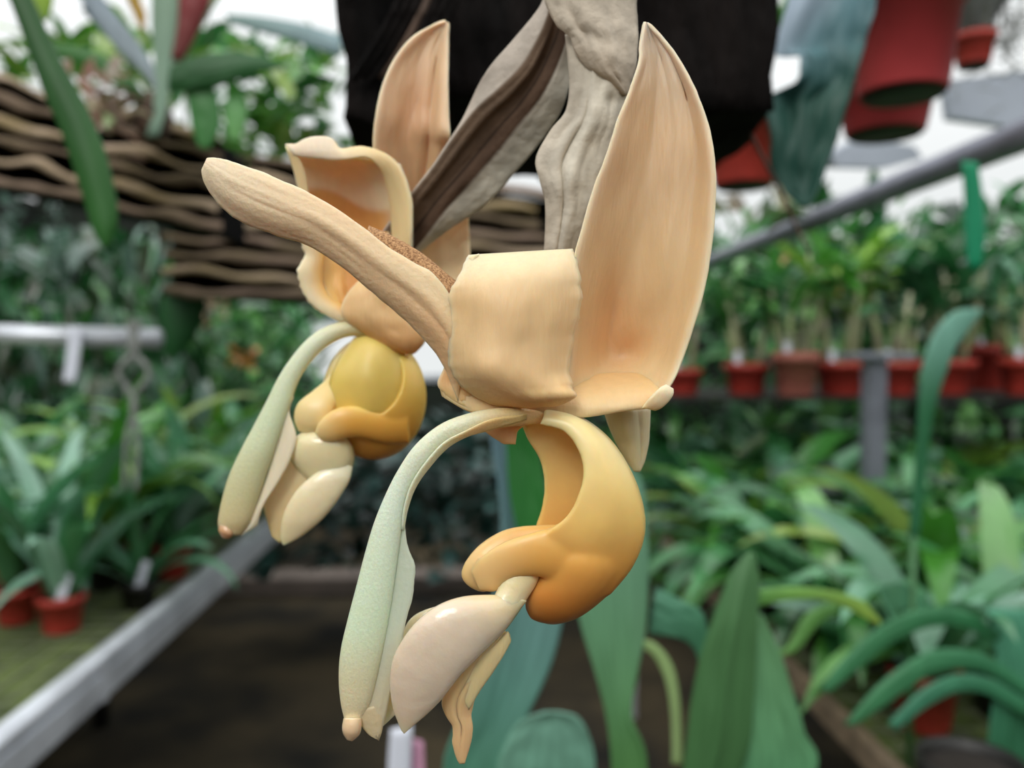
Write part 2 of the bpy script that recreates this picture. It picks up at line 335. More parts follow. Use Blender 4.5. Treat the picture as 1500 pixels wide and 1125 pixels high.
tube('far_horn', FA,
     [(690, 880, 30), (640, 888, 32), (606, 902, 30), (590, 926, 26), (582, 960, 22), (570, 1000, 18), (560, 1035, 16), (556, 1058, 14), (557, 1065, 14)],
     [(720, 920, 30), (680, 930, 32), (660, 950, 30), (640, 970, 26), (620, 990, 22), (604, 1015, 18), (590, 1036, 16), (572, 1054, 14), (559, 1066, 14)],
     GLOSS, ff, ratio=.2, n=44, k=20, col=lambda u, v: mixc(lin('#f0dcb8'), lin('#f3e2c2'), v))
petal('epichile_blade', FA,
     [(738, 924, 10), (712, 948, 8), (680, 975, 12), (660, 1002, 14), (648, 1026, 16), (653, 1046, 18), (663, 1062, 20), (664, 1088, 22), (670, 1108, 24), (676, 1118, 24)],
     [(744, 926, 20), (745, 940, 22), (732, 964, 22), (714, 990, 22), (698, 1018, 22), (690, 1044, 24), (692, 1066, 24), (688, 1090, 24), (682, 1108, 24), (679, 1118, 24)],
     FLESH, ff, bulge=-14, t=9, nu=18, nv=50, rag=(2, 1), ragf=16, bumps=[(.45, .5, .05, .3, 9)], col=lambda u, v: mixc(mixc(lin('#f2d89e'), lin('#eac896'), u), lin('#e8c092'), v))
petal('epichile_fold', FA,
     [(744, 924, 4), (722, 946, 2), (700, 966, 4), (680, 990, 8), (672, 1020, 12)],
     [(748, 936, 10), (738, 958, 8), (722, 984, 10), (704, 1010, 12), (686, 1040, 16)],
     FLESH, ff, bulge=-8, t=8, nu=12, nv=30, col=lambda u, v: lin('#f3dba8'))

# green-white tip showing below the front flower
fb = Frame(.164)
petal('orchid_bud', fb, [(884, 600, 0), (893, 626, 0), (905, 652, 0), (919, 674, 0), (931, 690, 0)], [(952, 596, 0), (951, 625, 0), (949, 652, 0), (943, 674, 0), (935, 691, 0)], FLESH, ff, bulge=-20, t=9, nu=18, nv=30, wrinkle=3,
      bumps=[(.72, .5, .05, .5, 7)], col=lambda u, v: mixc(lin('#cfc9a0'), lin('#e4d9b4'), u)).name = 'green_sepal_tip'

# ================================================================ BACK FLOWER
FB = Frame(.192)
bf = empty('orchid_flower', P(540, 440, .196), 'smaller back orchid flower, blurred, with round yellow sac behind the long petal', 'flower', 'open orchid flowers on the hanging spike')
petal('upper_sepal', FB,
      [(652, 30, 40), (630, 38, 34), (602, 56, 26), (578, 86, 18), (560, 126, 10), (550, 172, 6), (547, 216, 16), (552, 262, 40), (566, 310, 80), (590, 350, 100)],
      [(658, 34, 44), (657, 56, 40), (657, 86, 34), (657, 126, 22), (658, 168, 12), (659, 196, 4), (656, 214, 30), (650, 250, 60), (640, 300, 90), (640, 350, 104)],
      FLESH, bf, bulge=[2, 8, 16, 24, 30, 34, 34, 30, 22, 14], t=8, nu=30, nv=50, wrinkle=4, seed=12,
      bumps=[(.74, .5, .07, .3, 12), (.9, .55, .07, .3, -7), (.45, .55, .15, .1, 8)],
      col=lambda u, v: mixc(mixc(lin('#e3c4a0'), lin('#d9a880'), .8 * math.exp(-((v - .48) / .2) ** 2 - ((u - .5) / .35) ** 2)), lin('#ecd2a8'), sstep(.5, 1, v)))
petal('rear_sepal', FB, [(590, 330, 100), (612, 322, 104), (640, 318, 104), (664, 314, 104), (686, 312, 104)], [(585, 450, 90), (610, 450, 92), (640, 440, 94), (668, 420, 98), (690, 392, 104)], FLESH, bf, bulge=18, t=7, wrinkle=3, seed=13,
      nu=20, nv=30, col=lambda u, v: mixc(lin('#ecd0a0'), lin('#e9cfa6'), v))
HB = '#efd9b0'
petal('hood_petal', FB,
      [(422, 216, 10), (430, 248, 20), (438, 282, 28), (446, 318, 34), (452, 356, 36), (460, 400, 36), (474, 440, 34)],
      [(586, 240, 8), (598, 272, 10), (603, 306, 14), (604, 340, 18), (602, 380, 24), (590, 430, 28), (560, 466, 30)],
      FLESH, bf, bulge=[6, 40, 56, 66, 70, 60, 36], prof=1.0, t=8, nu=28, nv=40, wrinkle=3, seed=20,
      col=lambda u, v: mixc(lin('#f6e4c6'), lin('#e2a656'), max(.9 * sstep(.30, .36, v + .05 * math.sin(u * 7)) * sstep(.95, .7, u), 0)))
petal('hood_rim', FB,
      [(418, 212, -6), (432, 212, 0), (446, 205, 6), (462, 200, 10), (484, 203, 12), (497, 219, 10), (530, 216, 8), (566, 226, 4), (590, 250, 0), (602, 290, 0), (604, 335, 2), (602, 366, 8)],
      [(430, 228, -6), (440, 230, 0), (455, 232, 2), (472, 234, 4), (492, 236, 4), (512, 234, 2), (538, 232, 0), (556, 246, 8), (566, 270, 22), (572, 304, 32), (574, 338, 38), (574, 368, 40)],
      FLESH, bf, bulge=-8, t=8, nu=14, nv=70, wrinkle=1.5, seed=21, rag=(2, 0), col=lambda u, v: mixc(lin('#f2e2cc'), lin('#f0d8a6'), sstep(.3, .6, v)))
petal('hood_left_edge', FB, [(418, 214, -8), (428, 244, 0), (437, 278, 8), (444, 312, 12), (450, 350, 14)], [(432, 222, -4), (446, 250, 8), (452, 284, 14), (458, 318, 18), (464, 352, 20)], FLESH, bf, bulge=-5, t=7, nu=10, nv=24, col=lambda u, v: lin('#f0d9aa'))
petal('frilled_petal', FB,
      [(448, 330, -6), (440, 352, -10), (446, 374, -6), (436, 396, -14), (440, 420, -12), (452, 442, -10), (474, 460, -6), (504, 474, 0)],
      [(476, 334, 12), (474, 356, 10), (474, 380, 8), (472, 400, 6), (474, 420, 4), (486, 438, 4), (506, 452, 4), (530, 464, 8)],
      FLESH, bf, bulge=-7, t=7, nu=14, nv=44, rag=(3, 0), ragf=20, seed=5, col=lambda u, v: mixc(lin('#f3e3c0'), lin('#eec072'), sstep(.2, 1, u)))
petal('amber_inner_petal', FB, [(466, 330, 24), (466, 370, 20), (470, 410, 16), (484, 440, 12), (512, 462, 12)], [(570, 340, 30), (570, 380, 26), (560, 410, 20), (546, 440, 16), (530, 470, 12)], FLESH, bf, bulge=14, t=7, nu=20, nv=24, wrinkle=3,
      bumps=[(.3, .75, .06, .3, -8)], col=lambda u, v: mixc(lin('#f0c678'), lin('#df9c50'), sstep(0, .6, u)))
petal('lower_sepal', FB,
      [(560, 380, -4), (530, 408, -6), (508, 432, -8), (500, 456, -8), (512, 474, -6), (538, 490, -4), (566, 508, 0), (590, 516, 4)],
      [(600, 400, 0), (612, 424, 2), (620, 446, 4), (625, 466, 6), (626, 484, 6), (622, 500, 6), (612, 512, 8), (600, 518, 8)],
      FLESH, bf, bulge=-20, t=8, nu=24, nv=36, wrinkle=3, seed=31, col=lambda u, v: mixc(lin('#efcb96'), lin('#e2ab70'), sstep(.3, 1, v)))
cb = ramp([(0, '#cfa868'), (.12, '#d9cd9c'), (.3, '#dbe2c4'), (.6, '#cfd9b4'), (.85, '#d2c99a'), (1, '#dfc698')])
cl2 = tube('column', FB,
     [(560, 470, 10), (534, 470, 4), (508, 470, 0), (480, 477, -2), (452, 495, -4), (428, 522, -6), (408, 552, -8), (390, 588, -10), (370, 626, -12), (350, 664, -14), (334, 700, -14), (323, 740, -14), (319, 768, -14), (325, 784, -12)],
     [(562, 500, 10), (536, 494, 4), (512, 493, 0), (490, 501, -2), (468, 517, -4), (450, 538, -6), (436, 562, -8), (426, 592, -10), (414, 628, -12), (402, 664, -14), (390, 698, -14), (378, 734, -14), (368, 764, -14), (354, 784, -12)],
     COLUMN, bf, ratio=[.9, .8, .7, .6, .55, .5], n=60, k=22, col=lambda u, v: cb(v))
petal('column_wing', FB, [(430, 576, -8), (418, 610, -10), (408, 644, -12), (396, 684, -14), (384, 720, -14), (370, 756, -14), (352, 786, -12)], [(430, 582, -8), (424, 604, -12), (434, 640, -18), (424, 676, -20), (404, 712, -20), (386, 740, -18), (377, 770, -14)],
      FLESH, cl2, t=4, nu=12, nv=36, bulge=-4, wrinkle=1, col=lambda u, v: lin('#ecdfc8'))
tube('anther_cap', FB, [(320, 768, -14), (320, 778, -16), (326, 788, -14)], [(342, 774, -14), (342, 784, -16), (334, 790, -14)], GLOSS, cl2, ratio=.9, n=10, col=lambda u, v: lin('#d8a880'))
petal('sac_inner_wall', FB, [(520, 494, 10), (502, 518, 4), (486, 548, -4), (482, 578, -6), (492, 606, -10)], [(556, 488, 10), (590, 508, 14), (604, 545, 10), (602, 580, 2), (584, 608, -6)], WAX, bf, bulge=[-10, -30, -34, -30, -20], t=7, nu=18, nv=24,
      col=lambda u, v: mixc(lin('#f8d678'), lin('#f3c866'), v))
# round sac, hollow toward the upper left
def bowl_geo(fr, c, rx, ry, rz, ax, open_ang, th, n=28, k=40):
    """thick ellipsoidal bowl centred c (px), opening along ax"""
    ax = Vector(ax).normalized(); s1 = ax.orthogonal().normalized(); s2 = ax.cross(s1)
    V = []; F = []
    def ring(r_in, a):
        for i in range(k):
            b = 2 * math.pi * i / k
            d = -ax * math.cos(a) + (s1 * math.cos(b) + s2 * math.sin(b)) * math.sin(a)
            V.append(fr(c[0] + d.x * (rx - r_in), c[1] + d.y * (ry - r_in), c[2] + d.z * (rz - r_in)))
    amax = math.pi - open_ang
    angs = [max(.02, amax * j / n) for j in range(n + 1)]
    for a in angs: ring(0, a)
    for a in reversed(angs): ring(th, a)
    M = 2 * (n + 1)
    for j in range(M - 1):
        for i in range(k):
            a = j * k + i; b = j * k + (i + 1) % k; F.append((a, b, b + k, a + k))
    F.append(tuple(reversed(range(k)))); F.append(tuple(range((M - 1) * k, M * k)))
    return V, F
sac2 = merged_remesh('lip_sac', [
    bowl_geo(FB, (548, 582, 30), 77, 92, 62, (-.14, -.40, -.90), .74, 10),
    tube_geo(FB, [(528, 488, 26), (505, 515, 20), (480, 552, 6), (458, 572, -6), (436, 590, -10), (430, 612, -10), (436, 632, -8)], [(550, 492, 24), (528, 520, 16), (508, 560, 2), (494, 590, -12), (486, 610, -16), (476, 628, -14), (456, 637, -10)], ratio=.5, n=30, k=18),
    tube_geo(FB, [(596, 600, -6), (560, 604, -22), (520, 594, -32), (488, 600, -36), (468, 618, -34), (460, 634, -28)], [(600, 650, 4), (566, 650, -12), (530, 642, -26), (510, 642, -30), (492, 646, -30), (474, 648, -26)], ratio=.5, n=26, k=18),
    ], WAX, bf, .00036, 7)
y0 = FB(0, 500, 0).z; y1 = FB(0, 670, 0).z
ym = ramp([(0, '#f3cf66'), (.45, '#f2c662'), (.7, '#eab04e'), (1, '#dc9640')])
def _in(co):
    a = (co.x - FB(538, 0, 30).x) / (44 * FB.k); b = (co.z - FB(0, 552, 30).z) / (52 * FB.k); return 1 - sstep(.75, 1.05, math.hypot(a, b))
recolor(sac2, lambda co: mixc(mixc(ym((y0 - co.z) / (y0 - y1)), lin('#f6d070'), _in(co)), lin('#f4dfa6'), .85 * sstep(FB(530, 0, 0).x, FB(455, 0, 0).x, co.x)))
tube('mesochile', FB, [(470, 622, -2), (440, 634, -4), (426, 650, -4), (426, 674, -2), (448, 700, 0), (470, 712, 4)], [(482, 626, -2), (502, 638, -6), (516, 652, -6), (519, 676, -2), (506, 704, 0), (480, 716, 4)], GLOSS, bf, ratio=.5, n=18, k=18, col=lambda u, v: lin('#f1e2b4'))
tube('far_horn', FB,
     [(436, 645, 10), (412, 676, 12), (396, 706, 12), (386, 738, 12), (392, 766, 12), (398, 786, 12)],
     [(500, 660, 10), (488, 690, 12), (464, 716, 12), (444, 744, 12), (424, 774, 12), (410, 796, 12)], GLOSS, bf, ratio=.3, n=30, col=lambda u, v: mixc(lin('#f0dfb6'), lin('#ecd09a'), v))
tube('near_horn', FB,
     [(500, 678, -12), (468, 690, -18), (440, 712, -20), (422, 738, -20), (413, 762, -18), (411, 784, -14), (413, 797, -12)],
     [(517, 684, -10), (512, 704, -14), (498, 728, -16), (480, 752, -16), (462, 770, -16), (438, 788, -14), (416, 799, -12)], GLOSS, bf, ratio=.36, n=40, k=22, col=lambda u, v: mixc(lin('#f5e8c6'), lin('#f0dcae'), v))

# ================================================================ FLOWER SPIKE with bracts
FS = Frame(.172)
sk = empty('flower_spike', P(870, 0, .176), 'papery grey flower spike with an open brown bract hanging above both orchid flowers', 'flower stalk')
gb = ['#b9aba0', '#cfc3b4', '#d8d0c0']
tube('spike_stem', FS, [(842, -140, 26), (838, -40, 22), (842, 60, 20), (846, 150, 20), (838, 260, 20), (826, 350, 16), (800, 440, 10), (780, 520, 0)], [(915, -140, 26), (915, -40, 22), (905, 60, 20), (890, 150, 20), (876, 260, 20), (862, 350, 16), (850, 440, 10), (820, 520, 0)], SPECK, sk, ratio=.8)
petal('upper_bract', FS,
      [(780, -90, 0), (792, -30, -4), (800, 8, -8), (816, 38, -12), (834, 54, -16), (842, 74, -18), (856, 96, -18), (884, 116, -14), (912, 138, -8)],
      [(935, -90, 8), (934, -30, 6), (932, 6, 4), (934, 34, 2), (934, 58, 0), (933, 82, 0), (930, 104, 0), (924, 122, 0), (918, 140, -4)],
      BRACT, sk, bulge=[-34, -34, -34, -32, -30, -28, -24, -16, -6], t=5, nu=24, nv=44, wrinkle=6, seed=41, rag=(2, 1),
      bumps=[(.25, .3, .05, .3, 6), (.6, .35, .06, .4, -4)], col=lambda u, v: mixc(lin('#d6c8b4'), lin('#b4a490'), .6 * sstep(.5, 1, v)))
petal('lower_bract', FS,
      [(828, 50, 8), (832, 92, 2), (834, 130, 0), (828, 164, 0), (806, 192, 0), (785, 232, -2), (790, 262, -4), (798, 292, -4), (799, 330, -2), (797, 372, 6)],
      [(925, 60, 4), (926, 100, 2), (918, 140, -2), (912, 180, -2), (904, 215, 0), (896, 248, 2), (886, 282, 4), (876, 312, 6), (862, 340, 8), (850, 372, 10)],
      BRACT, sk, bulge=[-16, -20, -24, -26, -26, -26, -26, -24, -20, -14], t=5, nu=30, nv=60, wrinkle=8, seed=43,
      bumps=[(.36, .7, .035, .5, 9), (.5, .75, .05, .4, -5), (.2, .45, .06, .15, 7), (.7, .25, .12, .03, 8)],
      col=lambda u, v: mixc(lin('#cfc3b0'), lin('#dad2c0'), sstep(.0, .6, u)))
# open brown bract: pale folded wings either side of a brown hollow
FK = Frame(.182)
ctl = [  # outer-left, fold-left, groove, fold-right, outer-right
    [(800, -20, 24), (810, -14, 6), (820, -4, 19), (832, 0, 10), (846, 4, 24)],
    [(790, 11, 24), (802, 28, 6), (815, 40, 19), (830, 50, 10), (838, 62, 24)],
    [(752, 58, 24), (784, 68, 6), (800, 80, 19), (818, 88, 10), (836, 106, 24)],
    [(722, 92, 24), (764, 100, 6), (782, 116, 19), (800, 126, 10), (830, 138, 24)],
    [(704, 119, 36), (732, 132, 18), (756, 152, 31), (778, 158, 22), (820, 166, 36)],
    [(691, 146, 49), (702, 158, 31), (730, 180, 44), (756, 184, 35), (802, 194, 49)],
    [(676, 178, 62), (680, 184, 44), (706, 208, 57), (736, 210, 48), (776, 228, 62)],
    [(656, 212, 75), (658, 214, 57), (684, 236, 70), (710, 240, 61), (750, 258, 75)],
    [(636, 242, 87), (638, 244, 69), (660, 264, 82), (686, 268, 73), (724, 288, 87)],
    [(614, 270, 100), (616, 272, 82), (638, 290, 95), (662, 294, 86), (698, 310, 100)],
    [(594, 296, 113), (596, 298, 95), (618, 316, 108), (640, 322, 99), (670, 328, 113)],
    [(576, 320, 126), (578, 322, 108), (598, 342, 121), (618, 350, 112), (642, 348, 126)],
    [(556, 346, 139), (558, 348, 121), (574, 368, 134), (594, 378, 125), (612, 372, 139)]]
def bcol(u, v):
    brown = sstep(.215, .245, u) * (1 - sstep(.755, .785, u))
    pale = mixc(lin('#c6baac'), lin('#ded9c8'), sstep(.5, 1, u))
    b = mixc(lin('#75604e'), lin('#5a4536'), sstep(.3, .7, u)); b = mixc(b, lin('#3c2d22'), math.exp(-((u - .56) / .03) ** 2))
    return mixc(pale, b, brown)
sheet('open_bract', FK, ctl, BRACT, sk, t=4, nu=56, nv=80, wrinkle=3, seed=50, col=bcol, bumps=[(.36, .5, .03, .5, -5)])
# ================================================================ PLACE: materials
MOSSF = material('mossy_earth_floor', '#4e432e', rough=.95, noise_s=2.2, col2='#14130c', bump=.6, bump_s=30)
HEDGEW = material('near_black_wall', '#0a0e0a', rough=.95, noise_s=5, col2='#141e13')  # near-black wall colour, the darkness behind the foliage is put into it
ALU = material('aluminium', '#dfe4ec', rough=.3, metal=.35, noise_s=12, noise_amt=.3)
GALV = material('galvanised_pipe', '#8f919e', rough=.36, metal=.4, noise_s=18, noise_amt=.2)
WIREG = material('mossy_bench', '#66763a', rough=.9, noise_s=22, col2='#2f3a1a', bump=.4, bump_s=60)
GRIDM = material('grey_wire', '#8b9078', rough=.5, metal=.4)
WOODE = material('weathered_wood', '#8d7a62', rough=.85, noise_s=30, noise_amt=.4)
REDP = material('red_clay_plastic', '#b2382c', rough=.55, noise_s=25, noise_amt=.25)
ROSEP = material('rose_plastic', '#ae3a3c', rough=.5, noise_s=20, noise_amt=.15)
PINKP = material('faded_red_plastic', '#b56a5c', rough=.6, noise_s=20, noise_amt=.2)
BLACKP = material('black_plastic', '#15130f', rough=.5)
SOIL = material('dark_soil', '#1f1710', rough=.95, bump=.6, bump_s=80)
LEAF = material('green_leaf', attr=True, rough=.3, noise_s=9, noise_amt=.25, trans=.25, spec=.8)
LEAFC = material('close_leaf', attr=True, rough=.5, noise_s=60, noise_amt=.14, trans=.18, spec=.4, bump=.25, bump_s=260, stretch=(1, 1, .15))
STEM = material('pale_cane', '#b4c488', rough=.6, noise_s=20, col2='#c8bea8')
SLAT = material('weathered_slat', '#bca690', rough=.9, noise_s=14, col2='#8a7850', bump=.8, bump_s=60, stretch=(.4, 1, 1.5))
SLATD = material('dark_slat', '#8a7566', rough=.9, noise_s=14, col2='#5e5236', bump=.8, bump_s=60, stretch=(.4, 1, 1.5))
BARK = material('black_bark', '#090706', rough=.95, noise_s=18, col2='#171210', bump=1, bump_s=50, stretch=(3, 1, .7), spec=.15)
LINER = material('black_liner', '#060505', rough=.95, spec=.1)
TAGM = material('white_tag', '#d8dce8', rough=.45)
PINKT = material('pink_tag', '#d8a0bc', rough=.5)
CONC = material('pale_concrete', '#8d8078', rough=.9, noise_s=8, noise_amt=.3)
ROOT = material('brown_root', '#5a4638', rough=.8, noise_s=60, noise_amt=.4)
GREENS = material('green_strap', '#149064', rough=.35)
GREYPL = material('grey_sheet', '#aab2be', rough=.7, noise_s=5, noise_amt=.2)
MOSSG = material('grey_moss', '#8f938e', rough=.95, noise_s=40, noise_amt=.4)

def box_geo(x0, x1, y0, y1, z0, z1):
    v = [(x, y, z) for z in (z0, z1) for y in (y0, y1) for x in (x0, x1)]
    return v, [(0, 2, 3, 1), (4, 5, 7, 6), (0, 1, 5, 4), (2, 6, 7, 3), (0, 4, 6, 2), (1, 3, 7, 5)]
def box(name, x0, x1, y0, y1, z0, z1, mat, parent=None, bevel=0):
    v, f = box_geo(x0, x1, y0, y1, z0, z1); o = mesh_obj(name, v, f, mat, parent, smooth=False)
    if bevel:
        b = o.modifiers.new('bevel', 'BEVEL'); b.width = bevel; b.segments = 2
    return o
def merge(name, geos, mat, parent=None, smooth=True, cols=None):
    V = []; F = []
    for v, f in geos:
        o = len(V); V += list(v); F += [tuple(i + o for i in q) for q in f]
    return mesh_obj(name, V, F, mat, parent, cols, smooth)
def rod_geo(pts, r, k=12, r2=None):
    pts = [Vector(p) for p in pts]; V = []; F = []; n = len(pts)
    for j, p in enumerate(pts):
        t = (pts[min(j + 1, n - 1)] - pts[max(j - 1, 0)]).normalized()
        a = t.orthogonal().normalized() if abs(t.z) > .9 else t.cross(Vector((0, 0, 1))).normalized(); b = t.cross(a)
        rr = r if r2 is None else r + (r2 - r) * j / (n - 1)
        for i in range(k):
            g = 2 * math.pi * i / k; V.append(p + (a * math.cos(g) + b * math.sin(g)) * rr)
    for j in range(n - 1):
        for i in range(k):
            a = j * k + i; b = j * k + (i + 1) % k; F.append((a, b, b + k, a + k))
    F.append(tuple(reversed(range(k)))); F.append(tuple(range((n - 1) * k, n * k)))
    return V, F
def curve_pts(ctrl, n): return [Vector(spl([list(c) for c in ctrl], i / n)) for i in range(n + 1)]
def lathe_geo(prof, k=28, c=(0, 0, 0)):
    V = []; F = []
    for r, z in prof:
        for i in range(k):
            a = 2 * math.pi * i / k; V.append(Vector((c[0] + r * math.cos(a), c[1] + r * math.sin(a), c[2] + z)))
    for j in range(len(prof) - 1):
        for i in range(k):
            a = j * k + i; b = j * k + (i + 1) % k; F.append((a, b, b + k, a + k))
    F.append(tuple(reversed(range(k)))); F.append(tuple(range((len(prof) - 1) * k, len(prof) * k)))
    return V, F
def pot(parent, c, r, h, mat):
    """flower pot standing at c: wall with rim, soil inside"""
    mesh_obj('pot', *lathe_geo([(r * .72, 0), (r * .74, .002), (r * .93, h * .8), (r * 1.0, h * .8), (r * 1.03, h * .82), (r * 1.03, h), (r * .96, h), (r * .9, h * .86), (r * .7, .006), (r * .3, .006)], c=c), mat, parent)
    mesh_obj('soil', *lathe_geo([(r * .86, h * .82), (r * .9, h * .88), (r * .6, h * .91), (r * .05, h * .92)], 20, c=c), SOIL, parent)
def leaf_geo(base, az, length, width, elev, droop, fold=.25, n=12, twist=0, tipw=.02, wpos=.45):
    """an arching strap leaf as a channelled ribbon"""
    V = []; F = []; p = Vector(base); e = elev; st = length / n
    for j in range(n + 1):
        t = j / n
        d = Vector((math.cos(az) * math.cos(e), math.sin(az) * math.cos(e), math.sin(e)))
        side = Vector((-math.sin(az), math.cos(az), 0)); up = side.cross(d) * -1
        tw = twist * t; s2 = side * math.cos(tw) + up * math.sin(tw); u2 = up * math.cos(tw) - side * math.sin(tw)
        wd = width * .5 * max(tipw, (math.sin(math.pi * min(1, .12 + .88 * t ** (math.log(.5) / math.log(wpos)))) ** .75))
        if t < .12: wd = max(wd, width * .16)
        for s, f in ((-1, 1), (-.5, .35), (0, 0), (.5, .35), (1, 1)): V.append(p + s2 * wd * s + u2 * wd * fold * f)
        p = p + d * st; e -= droop / n * (.4 + 1.2 * t)
    for j in range(n):
        for i in range(4):
            a = j * 5 + i; F.append((a, a + 1, a + 6, a + 5))
    return V, F
GA = [lin(h) for h in ('#4f9644', '#6cb058', '#3e8246', '#86c470', '#56a060', '#74b884')]
GD = [lin(h) for h in ('#1f5628', '#2e6c3a', '#1a462a', '#408050')]
GT = [lin(h) for h in ('#70b088', '#5a9c6c', '#a0d4b8', '#488c54')]
GY = [lin(h) for h in ('#6fa83a', '#8fbf4a', '#4f9a34', '#a2c060')]
def foliage(name, parent, base, n, length, width, mat=LEAF, pal=GA, seed=0, elev=(.5, 1.4), droop=(1.2, 2.6), spread=.02, ang=(0, 6.283)):
    rd = random.Random(seed); V = []; F = []; Cc = []
    for i in range(n):
        az = rd.uniform(*ang) if ang != (0, 6.283) else i * 2.4 + rd.uniform(-.4, .4)
        l = length * rd.uniform(.6, 1.1); b = Vector(base) + Vector((math.cos(az), math.sin(az), 0)) * spread * rd.random()
        v, f = leaf_geo(b, az, l, width * rd.uniform(.7, 1.2), rd.uniform(*elev), rd.uniform(*droop), twist=rd.uniform(-.6, .6), n=9)
        o = len(V); V += v; F += [tuple(q + o for q in t) for t in f]; c = rd.choice(pal); k = rd.uniform(.7, 1.1); Cc += [tuple(x * k for x in c)] * len(v)
    return mesh_obj(name, V, F, mat, parent, Cc)
def leaf_cloud(name, n, region, size, pal, seed, label, cat, kindtxt='stuff', aspect=.35, mat=LEAF, down=False):
    """a mass of leaves nobody could count, filling region(rd) -> point"""
    rd = random.Random(seed); V = []; F = []; Cc = []
    for i in range(n):
        p = region(rd); l = size * rd.uniform(.5, 1.4)
        v, f = leaf_geo(p, rd.uniform(0, 6.283), l, l * aspect, rd.uniform(-1.3, -.3) if down else rd.uniform(-.3, 1.3), rd.uniform(.2, 1.6), n=4, twist=rd.uniform(-1, 1))
        o = len(V); V += v; F += [tuple(q + o for q in t) for t in f]; c = rd.choice(pal); k = rd.uniform(.5, 1.15); Cc += [tuple(x * k for x in c)] * len(v)
    return tag(mesh_obj(name, V, F, mat, None, Cc), label, cat, None, kindtxt)

def boxreg(p0, p1): return lambda rd: Vector([a + (b - a) * rd.random() for a, b in zip(p0, p1)])
def pxreg(x0, x1, y0, y1, d0, d1):
    def f(rd):
        d = rd.uniform(d0, d1); return P(rd.uniform(x0, x1), rd.uniform(y0, y1), d)
    return f
# ================================================================ setting
def struct(o): o['kind'] = 'structure'; return o
struct(box('floor', -3.2, 3.6, -4.0, 6.3, -.1, 0, MOSSF))
# near-black back wall, added for darkness behind the foliage, with a window opening onto the bright outdoors
WY = 6.0
wv = []; 
wv.append(box_geo(-3.2, -1.25, WY, WY + .06, 0, 2.5)); wv.append(box_geo(-.10, 3.6, WY, WY + .06, 0, 2.15))
wv.append(box_geo(-1.25, -.10, WY, WY + .06, 0, 1.13)); wv.append(box_geo(-1.25, -.10, WY, WY + .06, 1.52, 2.3))
struct(merge('wall_back', wv, HEDGEW, smooth=False))
struct(box('wall_front_unseen', -3.2, 3.6, -4.06, -4.0, 0, 2.1, HEDGEW))  # unseen wall behind the camera, added to cut level light from behind
struct(box('wall_left', -3.26, -3.2, -4.06, 6.06, 0, 2.4, HEDGEW))
struct(box('wall_right', 3.6, 3.66, -4.06, 6.06, 0, 2.0, HEDGEW))
fr_ = [box_geo(-1.27, -1.23, WY - .02, WY + .08, 1.10, 1.55), box_geo(-.12, -.08, WY - .02, WY + .08, 1.10, 1.55), box_geo(-1.27, -.08, WY - .02, WY + .08, 1.10, 1.14), box_geo(-1.27, -.08, WY - .02, WY + .08, 1.51, 1.55)]
struct(merge('window_1', fr_, ALU, smooth=False))

# ---------------------------------------------------------------- left bench
lb = empty('plant_bench', (-1.45, 1.6, 0), 'left plant bench with mossy wire mesh top and shiny aluminium edge', 'bench')
box('bench_top', -2.3, -.635, .55, 3.0, .782, .796, WIREG, lb)
g = [rod_geo([(x / 100, .55, .799), (x / 100, 3.0, .799)], .0012, 4) for x in range(-228, -64, 4)] + [rod_geo([(-2.3, y / 100, .7985), (-.64, y / 100, .7985)], .0012, 4) for y in range(56, 300, 4)]
tag(merge('wire_mesh', g, GRIDM, lb), 'thin grey wire grid')
mesh_obj('edge_rail', *rod_geo([(-.612, .5, .806), (-.612, 1.5, .807), (-.612, 3.02, .806)], .017, 16), ALU, lb)
box('edge_channel', -.634, -.596, .5, 3.02, .748, .792, ALU, lb, .003)
box('edge_clamp', -.636, -.594, 1.28, 1.30, .745, .812, ALU, lb, .003)
for y in (.7, 2.8):
    box('leg', -1.34, -1.30, y, y + .04, 0, .782, BLACKP, lb); box('leg', -2.2, -2.16, y, y + .04, 0, .782, ALU, lb)
# right bench
rb = empty('plant_bench', (1.3, 1.9, 0), 'right plant bench with weathered wooden edge rail, crowded with green plants', 'bench')
box('bench_top', .50, 2.6, .55, 3.0, .782, .797, WIREG, rb)
box('edge_rail', .485, .505, .5, 3.02, .776, .812, WOODE, rb, .003)
g = [rod_geo([(x / 100, .55, .799), (x / 100, 3.0, .799)], .0012, 4) for x in range(54, 258, 5)] + [rod_geo([(.5, y / 100, .7985), (2.6, y / 100, .7985)], .0012, 4) for y in range(58, 300, 5)]
tag(merge('wire_mesh', g, GRIDM, rb), 'thin grey wire grid')
for y in (.7, 2.8):
    box('leg', .52, .56, y, y + .04, 0, .782, ALU, rb); box('leg', 2.4, 2.44, y, y + .04, 0, .782, ALU, rb)
# upper shelf on the right
us = empty('plant_shelf', (1.5, 2.25, 1.18), 'raised grey shelf behind the right bench carrying a row of red pots', 'shelf')
box('shelf_board', .42, 2.5, 2.05, 2.75, 1.176, 1.188, BLACKP, us)
for x in (.5, 1.5, 2.4):
    box('leg', x, x + .03, 2.70, 2.73, .7975, 1.176, BLACKP, us)
# post with plate
pp = empty('metal_post', (.853, 1.70, .8), 'grey metal post with a flat cap plate standing before the red pots', 'post')
box('post', .832, .874, 1.68, 1.72, .8006, 1.292, GALV, pp, .004)
box('cap_plate', .79, .925, 1.66, 1.74, 1.288, 1.302, GALV, pp, .003)
